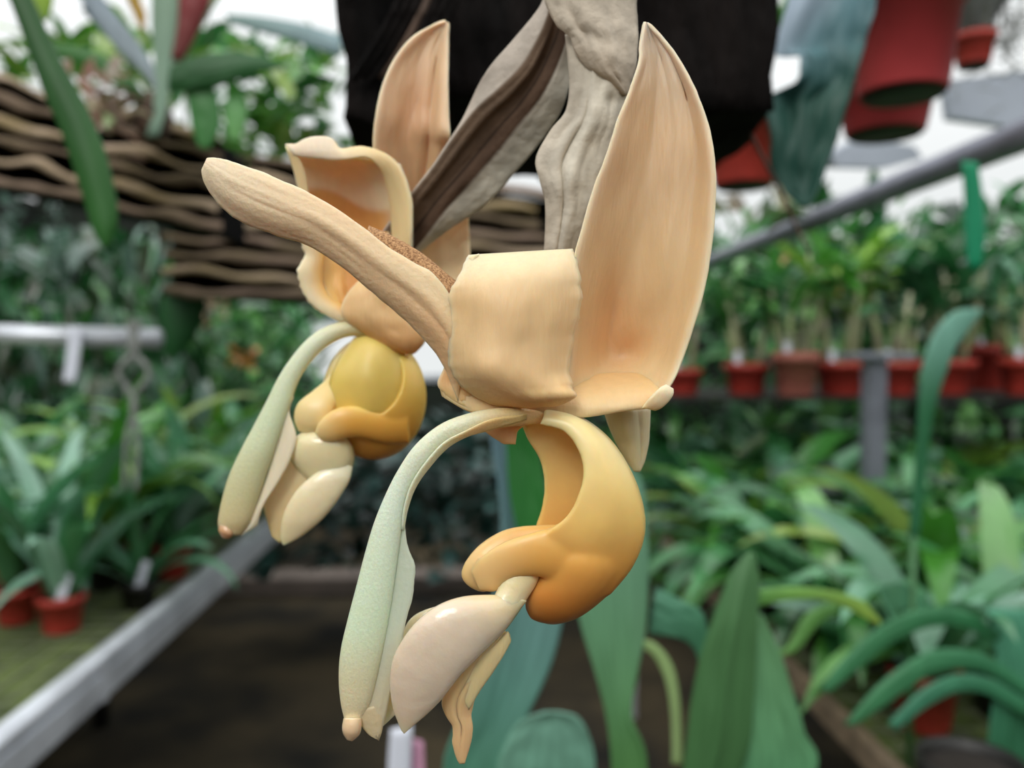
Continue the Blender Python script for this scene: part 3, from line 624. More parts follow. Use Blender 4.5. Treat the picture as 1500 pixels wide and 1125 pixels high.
# long pipe upper right
tag(mesh_obj('steel_pipe', *rod_geo([(.68, .45, 1.572), (.68, 2, 1.572), (.68, 4.2, 1.572)], .021, 24), GALV), 'long grey steel pipe running diagonally across the upper right', 'pipe')
a = P(-160, 486, 1.25); b = P(234, 496, 1.25)
tag(mesh_obj('steel_pipe', *rod_geo([a, (a + b) / 2, b], .0155, 20), ALU), 'short shiny pipe end, level, above the left bench plants', 'pipe')
tag(mesh_obj('support_pole', *rod_geo([Vector((a.x, a.y, .798)), Vector((a.x, a.y, a.z - .015))], .014, 12), GALV), 'upright pole carrying the short level pipe on the left', 'pole')

# ---------------------------------------------------------------- slatted wood stacks
def slat_stack(d, quad, n, mats, label, seed, thick=.12):
    """quad: px corners top-left, top-right, bottom-right, bottom-left"""
    rd = random.Random(seed); (tl, tr, br, bl) = quad
    root = empty('wooden_slat_crate', P((bl[0] + br[0]) / 2, (bl[1] + br[1]) / 2, d + .06), label, 'crate')
    F_ = Frame(d); K = d / FPX
    lin_px = [(tl[0] + 6, tl[1] + 12), (tr[0] - 6, tr[1] + 12), (br[0] - 6, br[1] - 8), (bl[0] + 6, bl[1] - 8)]
    v = [P(x, y, d + .03) for x, y in lin_px] + [P(x, y, d + .03) + Vector((0, thick, 0)) for x, y in lin_px]
    mesh_obj('dark_lining', v, [(0, 1, 2, 3), (7, 6, 5, 4), (0, 4, 5, 1), (1, 5, 6, 2), (2, 6, 7, 3), (3, 7, 4, 0)], LINER, root, smooth=False)
    for i in range(n):
        f = (i + .35) / n
        y0 = tl[1] + (bl[1] - tl[1]) * f; y1 = tr[1] + (br[1] - tr[1]) * f
        x0 = tl[0] + (bl[0] - tl[0]) * f + rd.uniform(-14, 4); x1 = tr[0] + (br[0] - tr[0]) * f + rd.uniform(-30, 10)
        hh = ((bl[1] - tl[1]) + (br[1] - tr[1])) / 2 / n * .20
        N = 26; V = []; Fa = []; ph = rd.uniform(0, 9)
        for j in range(N + 1):
            t = j / N; w_ = noise.noise(Vector((t * 6 + ph, i * 1.7, seed))) * hh * 2.6; th = hh * (1.2 + 1.1 * noise.noise(Vector((t * 9, i, ph))))
            for (dy, dz) in ((-1, 0), (-.7, -12), (.7, -12), (1, 0), (1, 60), (-1, 60)):
                V.append(F_(x0 + (x1 - x0) * t, y0 + (y1 - y0) * t + w_ + dy * th, dz * .8 + 8 * noise.noise(Vector((t * 5, i * 3.1, ph)))))
        for j in range(N):
            for k in range(6):
                a = j * 6 + k; b = j * 6 + (k + 1) % 6; Fa.append((a, b, b + 6, a + 6))
        Fa += [tuple(range(6)), tuple(reversed(range(N * 6, N * 6 + 6)))]
        mesh_obj('slat', V, Fa, mats[i % len(mats)], root)
    for px in (.12, .85):
        x = tl[0] + (tr[0] - tl[0]) * px; y = tl[1] + (tr[1] - tl[1]) * px
        p = P(x, y, d + .07); mesh_obj('hanging_wire', *rod_geo([p, p + Vector((0, 0, 1.2))], .0015, 6), GRIDM, root)
    return root
slat_stack(1.12, [(-60, 90), (330, 196), (330, 350), (-60, 268)], 6, [SLAT, SLATD], 'stack of rough wavy wooden slats at upper left under the red-bracted plant', 3)
slat_stack(1.55, [(240, 205), (812, 282), (812, 470), (250, 440)], 9, [SLATD, SLAT, SLATD], 'stack of dark wooden slats behind the two orchid flowers', 8)

# ---------------------------------------------------------------- black bark slab that carries the orchid
hb = empty('bark_basket', P(820, 40, .44), 'black bark hanging basket above the flowers', 'basket')
def chunk(name, x0, x1, y0, y1, d0, d1, mat, parent, seed, amp=.006, nx=26, ny=12, nz=8, skew=0):
    bm = bmesh.new(); bmesh.ops.create_cube(bm, size=1); bmesh.ops.subdivide_edges(bm, edges=bm.edges, cuts=14, use_grid_fill=True)
    for v in bm.verts:
        u, vv, ww = v.co.x + .5, .5 - v.co.z, v.co.y + .5
        d = d0 + (d1 - d0) * ww
        q = P(x0 + (x1 - x0) * u + skew * vv, y0 + (y1 - y0) * vv, d0) + Mrot @ Vector((0, 0, -(d - d0)))
        n_ = noise.noise_vector(q * 22 + Vector((seed, 0, 0))) + .5 * noise.noise_vector(q * 60); v.co = q + n_ * amp
    me = bpy.data.meshes.new(name); bm.to_mesh(me); bm.free(); me.materials.append(mat); me.polygons.foreach_set('use_smooth', [True] * len(me.polygons))
    o = bpy.data.objects.new(name, me); C.objects.link(o); o.parent = parent; o.matrix_parent_inverse = parent_world(parent).inverted(); return o
chunk('bark_slab', 512, 840, -200, 140, .36, .5, BARK, hb, 1, amp=.005)
chunk('bark_slab', 800, 1140, -200, 158, .38, .52, BARK, hb, 5, amp=.005)
chunk('hanging_root_mass', 500, 566, -160, 188, .34, .42, BARK, hb, 9, amp=.006)
rd = random.Random(4)
for i in range(7):
    x = 540 + i * 14; tagx = rod_geo(curve_pts([P(x + 70, -60, .338), P(x + 40, 10, .334), P(x + 8, 70, .334), P(x - 24, 120 + rd.uniform(-10, 20), .338)], 14), .0016, 6)
    mesh_obj('bark_fibre', *tagx, ROOT if i == 3 else BARK, hb)
for x in (560, 1080):
    p = P(x, -190, .43); mesh_obj('hanging_wire', *rod_geo([p, p + Vector((0, 0, .6))], .001, 6), GRIDM, hb)
# brown hanging root on the right
tag(mesh_obj('hanging_root', *rod_geo(curve_pts([P(1108, -60, .42), P(1097, 10, .42), P(1086, 70, .42), P(1084, 140, .42), P(1100, 195, .42), P(1122, 240, .42), P(1146, 285, .42), P(1168, 335, .42), P(1186, 372, .42)], 40), .0017, 8, .0007), ROOT), 'thin brown root dangling between the dark basket and the teal leaf', 'root')

# ---------------------------------------------------------------- torn teal leaf hanging at right
FL = Frame(.50)
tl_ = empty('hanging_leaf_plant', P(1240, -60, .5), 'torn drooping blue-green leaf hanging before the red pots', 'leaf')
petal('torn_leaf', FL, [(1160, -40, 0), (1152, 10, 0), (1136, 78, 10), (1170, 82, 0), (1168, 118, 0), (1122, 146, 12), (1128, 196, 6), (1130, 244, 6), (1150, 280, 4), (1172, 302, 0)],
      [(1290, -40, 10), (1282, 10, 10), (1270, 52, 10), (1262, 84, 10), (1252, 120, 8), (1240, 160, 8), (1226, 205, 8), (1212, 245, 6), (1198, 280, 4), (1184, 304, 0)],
      LEAFC, tl_, bulge=14, t=5, nu=22, nv=60, wrinkle=14, seed=3, rag=(3, 2), ragf=14, col=lambda u, v: mixc(lin('#b4c6d6'), mixc(lin('#5f8890'), lin('#245648'), sstep(.2, .7, v + u * .2)), sstep(.12, .42, v * .9 + u * .45)))  # pale blue at the upper left is sky sheen painted into the leaf colour
mesh_obj('leaf_stalk', *rod_geo(curve_pts([P(1225, -30, .5), P(1235, -80, .5), P(1250, -200, .52)], 8), .003, 8), ROOT, tl_)

# ---------------------------------------------------------------- hanging red pots
def hanging_pot(x, y, d, r, h, mat, label, seed, pal=GA, nleaf=9):
    c = P(x, y, d); root = empty('hanging_pot_plant', c, label, 'potted plant', None)
    pot(root, c, r, h, mat)
    mesh_obj('dark_underside', *lathe_geo([(r * .2, -.004), (r * .66, -.003), (r * .7, .004), (r * .2, .005)], c=c), BLACKP, root)  # added black disc, the dark of the pot's underside put in as colour
    foliage('foliage', root, c + Vector((0, 0, h)), nleaf, .2, .03, pal=pal, seed=seed, elev=(1.0, 1.5), droop=(.3, 1.2))
    for i in range(3):
        a = i * 2.1 + .5; p = c + Vector((math.cos(a) * r, math.sin(a) * r, h * .95)); mesh_obj('hanging_wire', *rod_geo([p, c + Vector((0, 0, .75))], .0012, 5), GRIDM, root)
    return root
hanging_pot(1322, 138, .78, .055, .105, ROSEP, 'large red pot hanging at upper right beside the torn leaf', 1)
hanging_pot(1296, 196, .98, .062, .075, ROSEP, 'red pot hanging just below and behind the large upper right pot', 2)
hanging_pot(1088, 272, 1.0, .048, .095, REDP, 'red hanging pot beside the tall petal, right of the dark basket', 3)
hanging_pot(1426, 96, 1.1, .028, .04, REDP, 'tiny red pot with grey tangled plant in the top right corner', 4, [lin('#8f938e'), lin('#6b7068')], 26)
# grey tangled airplant mass
def reg(c, s): return lambda rd: Vector(c) + Vector([rd.gauss(0, 1) * k for k in s])
leaf_cloud('air_plant', 420, reg(P(1462, 40, 1.12), (.035, .03, .035)), .035, [lin('#9a9e98'), lin('#6d7169'), lin('#b8bab4')], 5, 'grey tangled air plant mass in the top right corner', 'air plant', aspect=.08)
# pale shelf sheet at top right
v = [P(1385, 118, 1.35), P(1560, 96, 1.35), P(1560, 196, 1.35), P(1392, 172, 1.35)]
tag(mesh_obj('shelf_sheet', v + [p + Vector((0, .02, 0)) for p in v], [(0, 1, 2, 3), (7, 6, 5, 4), (0, 4, 5, 1), (1, 5, 6, 2), (2, 6, 7, 3), (3, 7, 4, 0)], GREYPL, smooth=False), 'pale grey sheet hanging under the corner pot at upper right', 'sheet')
leaf_cloud('overhanging_foliage', 70, pxreg(1150, 1560, 296, 350, 2.2, 2.7), .11, GD + GA, 33, 'ragged dark leaf tops showing against the sky behind the pipe', 'foliage')
leaf_cloud('hanging_foliage', 26, pxreg(1060, 1180, 262, 330, 1.5, 1.7), .07, [lin('#7a6a4a'), lin('#8a8a5a'), lin('#4a6a3a')], 34, 'brownish leaf scraps hanging between the red pot and the pipe', 'foliage')
v = [P(1215, 226, 1.5), P(1262, 200, 1.5), P(1340, 214, 1.5), P(1352, 232, 1.5), P(1300, 246, 1.5), P(1226, 244, 1.5)]
tag(mesh_obj('roof_gutter', v + [p + Vector((0, .04, .006)) for p in v], [(0, 1, 2, 3, 4, 5), (11, 10, 9, 8, 7, 6)] + [(i, i + 6, (i + 1) % 6 + 6, (i + 1) % 6) for i in range(6)], GREYPL, smooth=False), 'grey gutter piece against the sky under the upper right red pots', 'gutter')
# green strap
Fg = Frame(.95)
tag(petal('green_strap', Fg, [(1408, 235, 0), (1412, 290, 0), (1412, 340, 0), (1418, 392, 0)], [(1432, 238, 6), (1440, 290, 6), (1444, 340, 6), (1436, 396, 6)], LEAFC, None, bulge=-6, t=5, nu=8, nv=16, col=lambda u, v: lin('#179a6c')), 'bright green strap hanging under the pipe at right', 'strap')

# ---------------------------------------------------------------- upper left plants in the trees
ful = Frame(.52)
tag(petal('strap_leaf', ful, [(2, -30, 0), (22, 20, 0), (44, 80, 0), (66, 140, 0), (88, 190, 0), (106, 240, 0), (122, 290, 0), (136, 336, 0), (152, 362, 0)],
      [(36, -30, 6), (58, 20, 6), (84, 78, 6), (112, 128, 6), (138, 180, 6), (158, 234, 6), (170, 288, 6), (172, 330, 4), (160, 364, 0)], LEAFC, None, bulge=-12, t=4, nu=12, nv=50, wrinkle=2,
      col=lambda u, v: mixc(lin('#2c5c28'), lin('#356e2e'), sstep(.2, .9, v))), 'long sharp green leaf hanging diagonally at the top left', 'leaf')
fu = Frame(1.02)
br = empty('bromeliad', P(225, 185, 1.05), 'pale-stemmed plant with red bracts and broad dark leaf on the upper left slats', 'plant')
def L2(name, Lp, Rp, c0, c1, bulge=-6, par=br, fr=fu, nv=30, w_=3, **k): return petal(name, fr, Lp, Rp, LEAFC, par, bulge=bulge, t=4, nu=24, nv=nv, wrinkle=w_, col=lambda u, v: tuple(c * (1 + .09 * math.sin(u * 44) + .05 * math.sin(u * 97 + 1)) for c in mixc(lin(c0), lin(c1), v)), **k)
L2('leaf', [(222, -30), (222, 40), (226, 100), (224, 160), (214, 200)], [(268, -30), (262, 40), (252, 100), (244, 160), (232, 200)], '#88a68c', '#8fae98')
L2('leaf', [(320, -30, 8), (288, 20, 8), (262, 70, 6), (244, 120, 2), (230, 160, 0)], [(340, -30, 8), (304, 26, 8), (276, 78, 6), (256, 124, 2), (240, 164, 0)], '#8fa884', '#a3b79a')
L2('leaf', [(416, 96, -10), (380, 80, -10), (330, 76, -8), (280, 84, -6), (248, 100, 0)], [(414, 100, -10), (376, 108, -10), (330, 124, -8), (284, 132, -6), (246, 136, 0)], '#2f6a35', '#1f5224')
L2('leaf', [(104, -30, 4), (130, 20, 2), (170, 70, 0), (210, 110, 0), (236, 150, 0)], [(132, -30, 8), (160, 8, 6), (196, 52, 4), (226, 98, 2), (246, 146, 0)], '#8a99a6', '#93a2a4')
L2('leaf', [(60, 60, 10), (100, 66, 8), (140, 76, 6), (180, 100, 4), (215, 140, 2)], [(56, 74, 10), (96, 88, 8), (132, 100, 6), (170, 126, 4), (208, 160, 2)], '#3c7a30', '#2f6828')
L2('red_bract', [(262, -30, -4), (262, 10, -4), (258, 50, -2), (250, 86, 0)], [(300, -30, -4), (300, 10, -4), (290, 46, -2), (266, 90, 0)], '#8f2a2e', '#6a2a22')
L2('red_bract', [(286, -30, 4), (292, 0, 4), (298, 20, 4)], [(310, -30, 4), (308, 0, 4), (300, 22, 4)], '#b0404a', '#9a3038')
L2('yellow_leaf', [(178, -30, -6), (186, 0, -6), (198, 26, -6), (206, 46, -6)], [(200, -30, -4), (206, 0, -4), (214, 22, -4), (210, 48, -6)], '#b9952c', '#b08a34')
L2('leaf', [(26, -30), (34, 0), (44, 20), (60, 30)], [(80, -30), (78, 0), (76, 14), (68, 32)], '#98b830', '#7fa838')
L2('leaf', [(270, 128, 6), (276, 160, 4), (282, 190, 4), (292, 216, 4)], [(312, 120, 6), (322, 156, 4), (322, 190, 4), (306, 220, 4)], '#3c7a3a', '#4a8a48')
L2('leaf', [(322, 150, 16), (330, 180, 12), (336, 205, 12)], [(354, 140, 16), (362, 172, 12), (352, 208, 12)], '#5a9a54', '#76b068')
L2('leaf', [(330, 20, 20), (380, 24, 18), (440, 34, 16), (500, 52, 16)], [(336, 34, 20), (376, 46, 18), (436, 62, 16), (500, 84, 16)], '#8aa8a0', '#9ab4ba')
L2('leaf', [(130, 0, 22), (150, 10, 20), (170, 20, 20), (190, 44, 20)], [(120, 14, 22), (138, 34, 20), (158, 48, 20), (186, 50, 20)], '#12403c', '#0c2a28')
v_, f_ = lathe_geo([(.012, 0), (.02, .01), (.026, .03), (.018, .05), (.01, .06)], 16, c=P(224, 205, 1.04)); mesh_obj('plant_base', v_, f_, ROOT, br)
# pinkish flower clump on the slats
leaf_cloud('flower_clump', 60, reg(P(150, 155, 1.0), (.018, .015, .022)), .028, [lin('#d8a898'), lin('#c8b89a'), lin('#b0c890'), lin('#d8b8a8')], 15, 'small pale pink and cream flower clump on the upper left slats', 'flowers', aspect=.5)
# foliage masses high on the left and behind the flowers
leaf_cloud('hanging_foliage', 230, pxreg(250, 500, 70, 250, 1.5, 2.0), .09, GA + GY, 21, 'bright green foliage above the slat stacks left of the dark basket', 'foliage')
leaf_cloud('hanging_foliage', 110, pxreg(-20, 220, 55, 125, 1.5, 1.9), .08, GY, 22, 'yellow-green foliage above the slats in the top left corner', 'foliage')
leaf_cloud('hanging_foliage', 80, pxreg(655, 830, 135, 230, 1.8, 2.2), .09, GA, 23, 'small patch of green foliage seen between the bracts', 'foliage')

# ---------------------------------------------------------------- potted plants
def potted(x, y, z, r, h, mat, label, seed, n=14, length=.3, width=.035, pal=GA, group=None, tagx=False, elev=(.6, 1.45), droop=(1.2, 2.8), name='potted_plant', cat='potted plant'):
    c = Vector((x, y, z)); root = empty(name, c, label, cat, group); pot(root, c, r, h, mat)
    foliage('foliage', root, c + Vector((0, 0, h * .9)), n, length, width, pal=pal, seed=seed, elev=elev, droop=droop, spread=r * .5)
    if tagx:
        v, f = box_geo(-.008, .008, -.0008, .0008, 0, .06); M = Matrix.Translation(c + Vector((r * .25, -r * .75, h * .8))) @ Matrix.Rotation(R(18), 4, 'Y')
        mesh_obj('name_tag', [M @ Vector(p) for p in v], f, TAGM, root, smooth=False)
    return root
LBZ = .8005
potted(-.755, 1.47, LBZ, .041, .066, REDP, 'strap-leaved plant in a bright red pot with a white tag, nearest on the left bench', 101, 20, .44, .04, GT, tagx=True, elev=(.95, 1.45), droop=(.9, 2.0))
potted(-.862, 1.52, LBZ, .040, .066, REDP, 'strap-leaved plant in a dull red pot at the left edge of the frame', 102, 18, .42, .04, GT, elev=(.9, 1.45), droop=(.9, 2.0))
potted(-.672, 1.60, LBZ, .036, .05, BLACKP, 'plant in a black pot just right of the red tagged pot', 103, 14, .3, .028, GT, tagx=True)
lefts = [(-.80, 1.74), (-.69, 1.82), (-.95, 1.78), (-1.07, 1.86), (-.74, 2.06), (-.90, 2.08), (-1.06, 2.12), (-1.22, 2.16), (-.69, 2.38), (-.88, 2.42), (-1.08, 2.46), (-1.28, 2.5), (-.72, 2.74), (-.95, 2.8), (-1.2, 2.82)]
rown = {1.7: 'second', 1.8: 'second', 2.0: 'third', 2.1: 'third', 2.3: 'fourth', 2.4: 'fourth', 2.5: 'fourth', 2.7: 'last', 2.8: 'last'}
ordw = ['first', 'second', 'third', 'fourth', 'fifth', 'sixth', 'seventh', 'eighth']
cnt = {}
for i, (x, y) in enumerate(sorted(lefts, key=lambda p: (0 if p[1] < 1.9 else 1 if p[1] < 2.2 else 2 if p[1] < 2.6 else 3, -p[0]))):
    rw = 'second' if y < 1.9 else 'third' if y < 2.2 else 'fourth' if y < 2.6 else 'last'; k = cnt.get(rw, 0); cnt[rw] = k + 1
    potted(x, y, LBZ, .04, .07, [REDP, BLACKP, PINKP][i % 3], 'strap-leaved plant on the left bench, %s row, %s from the aisle' % (rw, ordw[k]), 120 + i, 22, .50 if i % 2 else .44, [.04, .06, .048][i % 3], [GT, GA, GT, GY][(i * 7) % 4], group='potted plants on the left bench', elev=(.7, 1.45))
RBZ = .8005
rights = []
rd = random.Random(77)
for rw, (y, xs) in enumerate([(1.05, (.585, .74)), (1.30, (.60, .76, .92)), (1.50, (.56, .72, .88, 1.04)), (1.76, (.58, .74, .97, 1.14)), (2.0, (.60, .78, .95, 1.12, 1.30)), (2.3, (.58, .80, 1.0, 1.2, 1.4)), (2.7, (.6, .85, 1.1, 1.35, 1.6))]):
    for k, x in enumerate(xs):
        rn = ['nearest', 'second', 'third', 'fourth', 'fifth', 'sixth', 'last'][rw]
        pal = [GT, GA, GD, GA, GY][(rw * 3 + k) % 5]
        potted(x + rd.uniform(-.02, .02), y + rd.uniform(-.03, .03), RBZ, .045, .08, [REDP, BLACKP, BLACKP][(rw + k) % 3], 'green strap-leaved plant on the right bench, %s row, %s from the aisle' % (rn, ordw[k]), 200 + rw * 10 + k,
               24 if rw > 0 else 16, .36 if rw else .40, [.055, .045, .07][(rw + k) % 3], pal, group='potted plants on the right bench', elev=(.3, 1.3), droop=(1.3, 2.6))
# row of red pots with tall canes on the upper shelf
def cane_plant(x, y, z, r, h, mat, label, seed, height, pal):
    c = Vector((x, y, z)); root = empty('cane_orchid', c, label, 'potted plant', 'potted plants on the raised shelf'); pot(root, c, r, h, mat)
    rd = random.Random(seed); gs = []; tops = []
    for i in range(6):
        a = rd.uniform(0, 6.28); b = c + Vector((math.cos(a) * r * .5, math.sin(a) * r * .5, h * .85)); hh = height * rd.uniform(.5, .85)
        t = b + Vector((math.cos(a) * hh * .18, math.sin(a) * hh * .18, hh)); m = (b + t) / 2 + Vector((rd.uniform(-.01, .01), 0, 0)); gs.append(rod_geo([b, m, t], .009, 8, .005)); tops.append((m, t, a))
    merge('canes', gs, STEM, root)
    V = []; F = []; Cc = []
    for m, t, a in tops:
        for j in range(5):
            p = m.lerp(t, j / 4); v, f = leaf_geo(p, a + rd.uniform(-2.5, 2.5), height * rd.uniform(.35, .6), height * .12, rd.uniform(.2, 1.3), rd.uniform(.6, 2), n=6, twist=rd.uniform(-.8, .8))
            o = len(V); V += v; F += [tuple(q + o for q in g_) for g_ in f]; cc = rd.choice(pal); Cc += [cc] * len(v)
    mesh_obj('foliage', V, F, LEAF, root, Cc)
    v, f = box_geo(-.009, .009, -.001, .001, 0, .05); M = Matrix.Translation(c + Vector((-r * .6, -r * .6, h * .8)))
    mesh_obj('name_tag', [M @ Vector(p) for p in v], f, TAGM, root, smooth=False)
SZ = 1.1885
for i, (px, d, r, h, mt, hgt, pal, txt) in enumerate([
    (1004, 2.2, .05, .07, REDP, .28, GT, 'leafy plant in a red pot at the left end of the raised shelf'),
    (1098, 2.2, .062, .085, REDP, .30, GA, 'tall plant in a dark red pot, second from the left on the raised shelf'),
    (1172, 2.12, .062, .115, PINKP, .34, GA, 'tall cane plant in a faded pink-red pot on the raised shelf'),
    (1240, 2.16, .068, .09, REDP, .36, GY, 'yellow-green cane plant in a red pot just left of the metal post'),
    (1322, 2.16, .068, .09, REDP, .38, GD, 'cane plant in a red pot just right of the metal post'),
    (1402, 2.2, .076, .095, REDP, .40, GD, 'dark leafy cane plant in a wide red pot behind the arching teal leaf'),
    (1462, 2.45, .072, .14, REDP, .36, GA, 'cane plant in a tall dark red pot near the right edge'),
    (1520, 2.14, .06, .1, REDP, .34, GT, 'cane plant in a red pot cut off by the right edge')]):
    X = (px - 701) / FPX * d; cane_plant(X, d + .0, SZ, r, h, mt, txt, 300 + i, hgt, pal)
leaf_cloud('shelf_foliage', 420, pxreg(1010, 1560, 345, 500, 2.75, 3.3), .16, GD + GA, 31, 'dense blurred greenery filling the back of the raised shelf', 'foliage')
leaf_cloud('shelf_foliage', 30, pxreg(1100, 1300, 370, 440, 2.6, 2.7), .05, [lin('#d89a50'), lin('#c8b060')], 32, 'scattered orange and yellowing leaves among the shelf plants', 'leaves')
# arching teal leaf in front of the shelf
fa = Frame(.95)
al = empty('arching_leaf_plant', on_z(1345, 900, .80), 'tall single arching teal leaf in front of the shelf pots at right', 'leaf')
petal('leaf', fa, [(1330, 790, 0), (1338, 700, 0), (1342, 640, 0), (1346, 580, 0), (1352, 530, 0), (1370, 484, 0), (1400, 456, 0), (1436, 452, 0)], [(1346, 790, 0), (1356, 700, 4), (1362, 640, 4), (1372, 590, 4), (1386, 545, 4), (1400, 510, 4), (1420, 482, 4), (1438, 456, 0)],
      LEAFC, al, bulge=-5, t=4, nu=10, nv=40, col=lambda u, v: mixc(lin('#2f7048'), lin('#7fb8a4'), sstep(.35, .8, v)))
b0 = fa(1338, 785, 0); mesh_obj('leaf_stalk', *rod_geo([b0, Vector((b0.x, b0.y, .80))], .004, 8), material('green_stalk', '#3c7040', rough=.5), al)

# ---------------------------------------------------------------- greenery behind
leaf_cloud('background_foliage', 1500, boxreg((-2.8, 3.4, .2), (-1.3, 5.4, 1.55)), .24, GD + GA, 41, 'blurred mass of greenery beyond the left bench', 'foliage')
leaf_cloud('background_foliage', 1300, boxreg((.5, 3.5, .2), (3.1, 5.4, 1.85)), .24, GD + GA, 42, 'blurred mass of greenery beyond the right bench', 'foliage')
leaf_cloud('background_foliage', 520, boxreg((-1.0, 3.3, .35), (.30, 4.0, .98)), .13, [lin('#3c6a60'), lin('#2a5048'), lin('#55807a'), lin('#1d3a2c')], 43, 'dark bluish leaves at the far end of the aisle', 'foliage', aspect=.5)
leaf_cloud('hanging_foliage', 520, pxreg(-60, 300, 330, 640, 2.3, 3.1), .12, GD + [lin('#6a8a7c'), lin('#55604a')], 44, 'dim hanging greenery behind the short level pipe', 'foliage', down=True)
leaf_cloud('hanging_foliage', 340, pxreg(290, 470, 440, 640, 2.7, 3.3), .12, GA + [lin('#8ab890')], 45, 'light green foliage left of the back flower under the dark slats', 'foliage')
leaf_cloud('orange_flowers', 14, pxreg(335, 375, 515, 548, 2.4, 2.5), .03, [lin('#d8853c'), lin('#e09a50')], 46, 'small orange flowers left of the back flower column', 'flowers', aspect=.8)
leaf_cloud('cream_flowers', 36, pxreg(292, 330, 400, 480, 2.3, 2.4), .035, [lin('#d8b898'), lin('#c8a888')], 47, 'hanging spray of dull cream flowers beside the dark pointed leaf', 'flowers', aspect=.6)
Fd = Frame(1.6)
tag(petal('hanging_leaf', Fd, [(252, 400, 0), (236, 450, 0), (234, 500, 0), (250, 528, 0)], [(292, 396, 0), (302, 440, 4), (288, 490, 4), (256, 530, 0)], LEAFC, None, bulge=-10, t=4, nu=10, nv=20, col=lambda u, v: lin('#235a2c')), 'dark green pointed leaf hanging at the end of the short pipe', 'leaf')
# pale green hanging strands (left edge) and tie
for i, (x, y0_, y1_, s) in enumerate([(14, 262, 402, 61), (78, 300, 440, 62)]):
    rd = random.Random(s); V = []; F = []; Cc = []
    for j in range(60):
        yy = y0_ + (y1_ - y0_) * j / 60; p = P(x + rd.uniform(-8, 8), yy, 1.3); v, f = leaf_geo(p, rd.uniform(0, 6.28), .03, .007, rd.uniform(-.3, .7), .6, n=3)
        o = len(V); V += v; F += [tuple(q + o for q in g_) for g_ in f]; Cc += [rd.choice([lin('#8fb0a8'), lin('#6a9080'), lin('#a8c0b8')])] * len(v)
    tag(mesh_obj('trailing_plant', V, F, LEAF, None, Cc), ['pale grey-green trailing plant hanging at the far left edge', 'second pale trailing plant, just right of the one at the left edge'][i], 'trailing plant')
Ft = Frame(1.22)
tag(petal('plastic_tie', Ft, [(101, 478, 0), (99, 505, 0), (96, 535, 0), (92, 560, 0)], [(122, 478, 0), (119, 505, 0), (115, 535, 0), (110, 562, 0)], TAGM, None, t=3, nu=6, nv=12), 'pale plastic tie hanging from the short level pipe', 'tie')
for j, (x, s) in enumerate([(188, 1), (204, -1)]):
    mesh_obj('aerial_root', *rod_geo(curve_pts([P(x, 470, 1.2), P(x + s * 12, 510, 1.2), P(x - s * 14, 545, 1.2), P(x + s * 10, 590, 1.2), P(x - 2, 640, 1.2), P(x - 6, 720, 1.2)], 30), .006, 8, .003), MOSSG)
    tag(bpy.data.objects['aerial_root' + ('' if j == 0 else '.001')], ['curling grey aerial root hanging past the short pipe, the left one', 'curling grey aerial root hanging past the short pipe, the right one'][j], 'root')
# concrete kerb at the end of the aisle
tag(box('concrete_kerb', -1.5, .4, 4.3, 4.5, 0, .10, CONC, None, .01), 'pale concrete kerb across the far end of the aisle', 'kerb')

# ---------------------------------------------------------------- broad leaves rising from below, centre and right of the lip
FC = Frame(.52)
bp_ = empty('broad_leaf_plant', P(930, 1500, .56), 'tall broad-leaved plant rising right behind the front flower from below', 'plant')
def BL(Lp, Rp, c0, c1, bulge=-10, **k): return L2('leaf', Lp, Rp, c0, c1, bulge=bulge, par=bp_, fr=FC, nv=50, w_=4, **k)
BL([(878, 654, 34), (836, 700, 30), (832, 780, 24), (838, 850, 16), (852, 920, 8), (872, 985, 4), (888, 1050, 2), (896, 1120, 2), (900, 1300, 10)], [(884, 654, 36), (938, 700, 34), (948, 780, 28), (950, 850, 20), (946, 920, 14), (934, 985, 8), (926, 1050, 4), (948, 1120, 2), (940, 1300, 10)], '#76a890', '#5a9048', 14)
BL([(750, 586, 50), (740, 610, 50), (742, 660, 50), (746, 720, 46), (760, 790, 44)], [(754, 586, 50), (765, 610, 50), (790, 660, 50), (800, 720, 46), (806, 790, 44)], '#2f7d34', '#2f7d34', 6)
BL([(734, 612, 70), (720, 640, 70), (728, 700, 66), (734, 770, 60), (726, 860, 50), (690, 960, 44), (672, 1050, 40), (650, 1140, 40), (700, 1300, 30)], [(738, 612, 72), (752, 640, 74), (762, 700, 70), (790, 770, 64), (826, 860, 54), (812, 960, 46), (772, 1050, 42), (730, 1140, 40), (730, 1300, 30)], '#7f9cae', '#4f8f6c', 14)
BL([(800, 1042, -30), (760, 1058, -30), (740, 1090, -28), (728, 1130, -26), (740, 1200, -10), (800, 1320, 0)], [(812, 1042, -30), (846, 1050, -30), (866, 1086, -28), (872, 1130, -26), (864, 1200, -10), (830, 1320, 0)], '#7fb09c', '#6fa98c', 10)
BL([(1096, 808, -20), (1070, 840, -20), (1046, 900, -20), (1026, 960, -16), (1012, 1030, -12), (1004, 1100, -8), (990, 1180, 0), (960, 1320, 10)], [(1104, 810, -20), (1112, 850, -16), (1110, 910, -14), (1108, 970, -10), (1104, 1030, -8), (1096, 1100, -4), (1060, 1180, 0), (990, 1320, 10)], '#5a8a58', '#4a7a46', -16, bumps=[(.5, .5, .07, .6, -10)])
BL([(1098, 900, 10), (1100, 950, 10), (1092, 1010, 10), (1084, 1070, 10), (1078, 1140, 10), (1000, 1320, 16)], [(1116, 900, 12), (1140, 950, 12), (1160, 1010, 12), (1178, 1070, 12), (1192, 1140, 10), (1060, 1320, 16)], '#7ab07c', '#5fa070', 10)
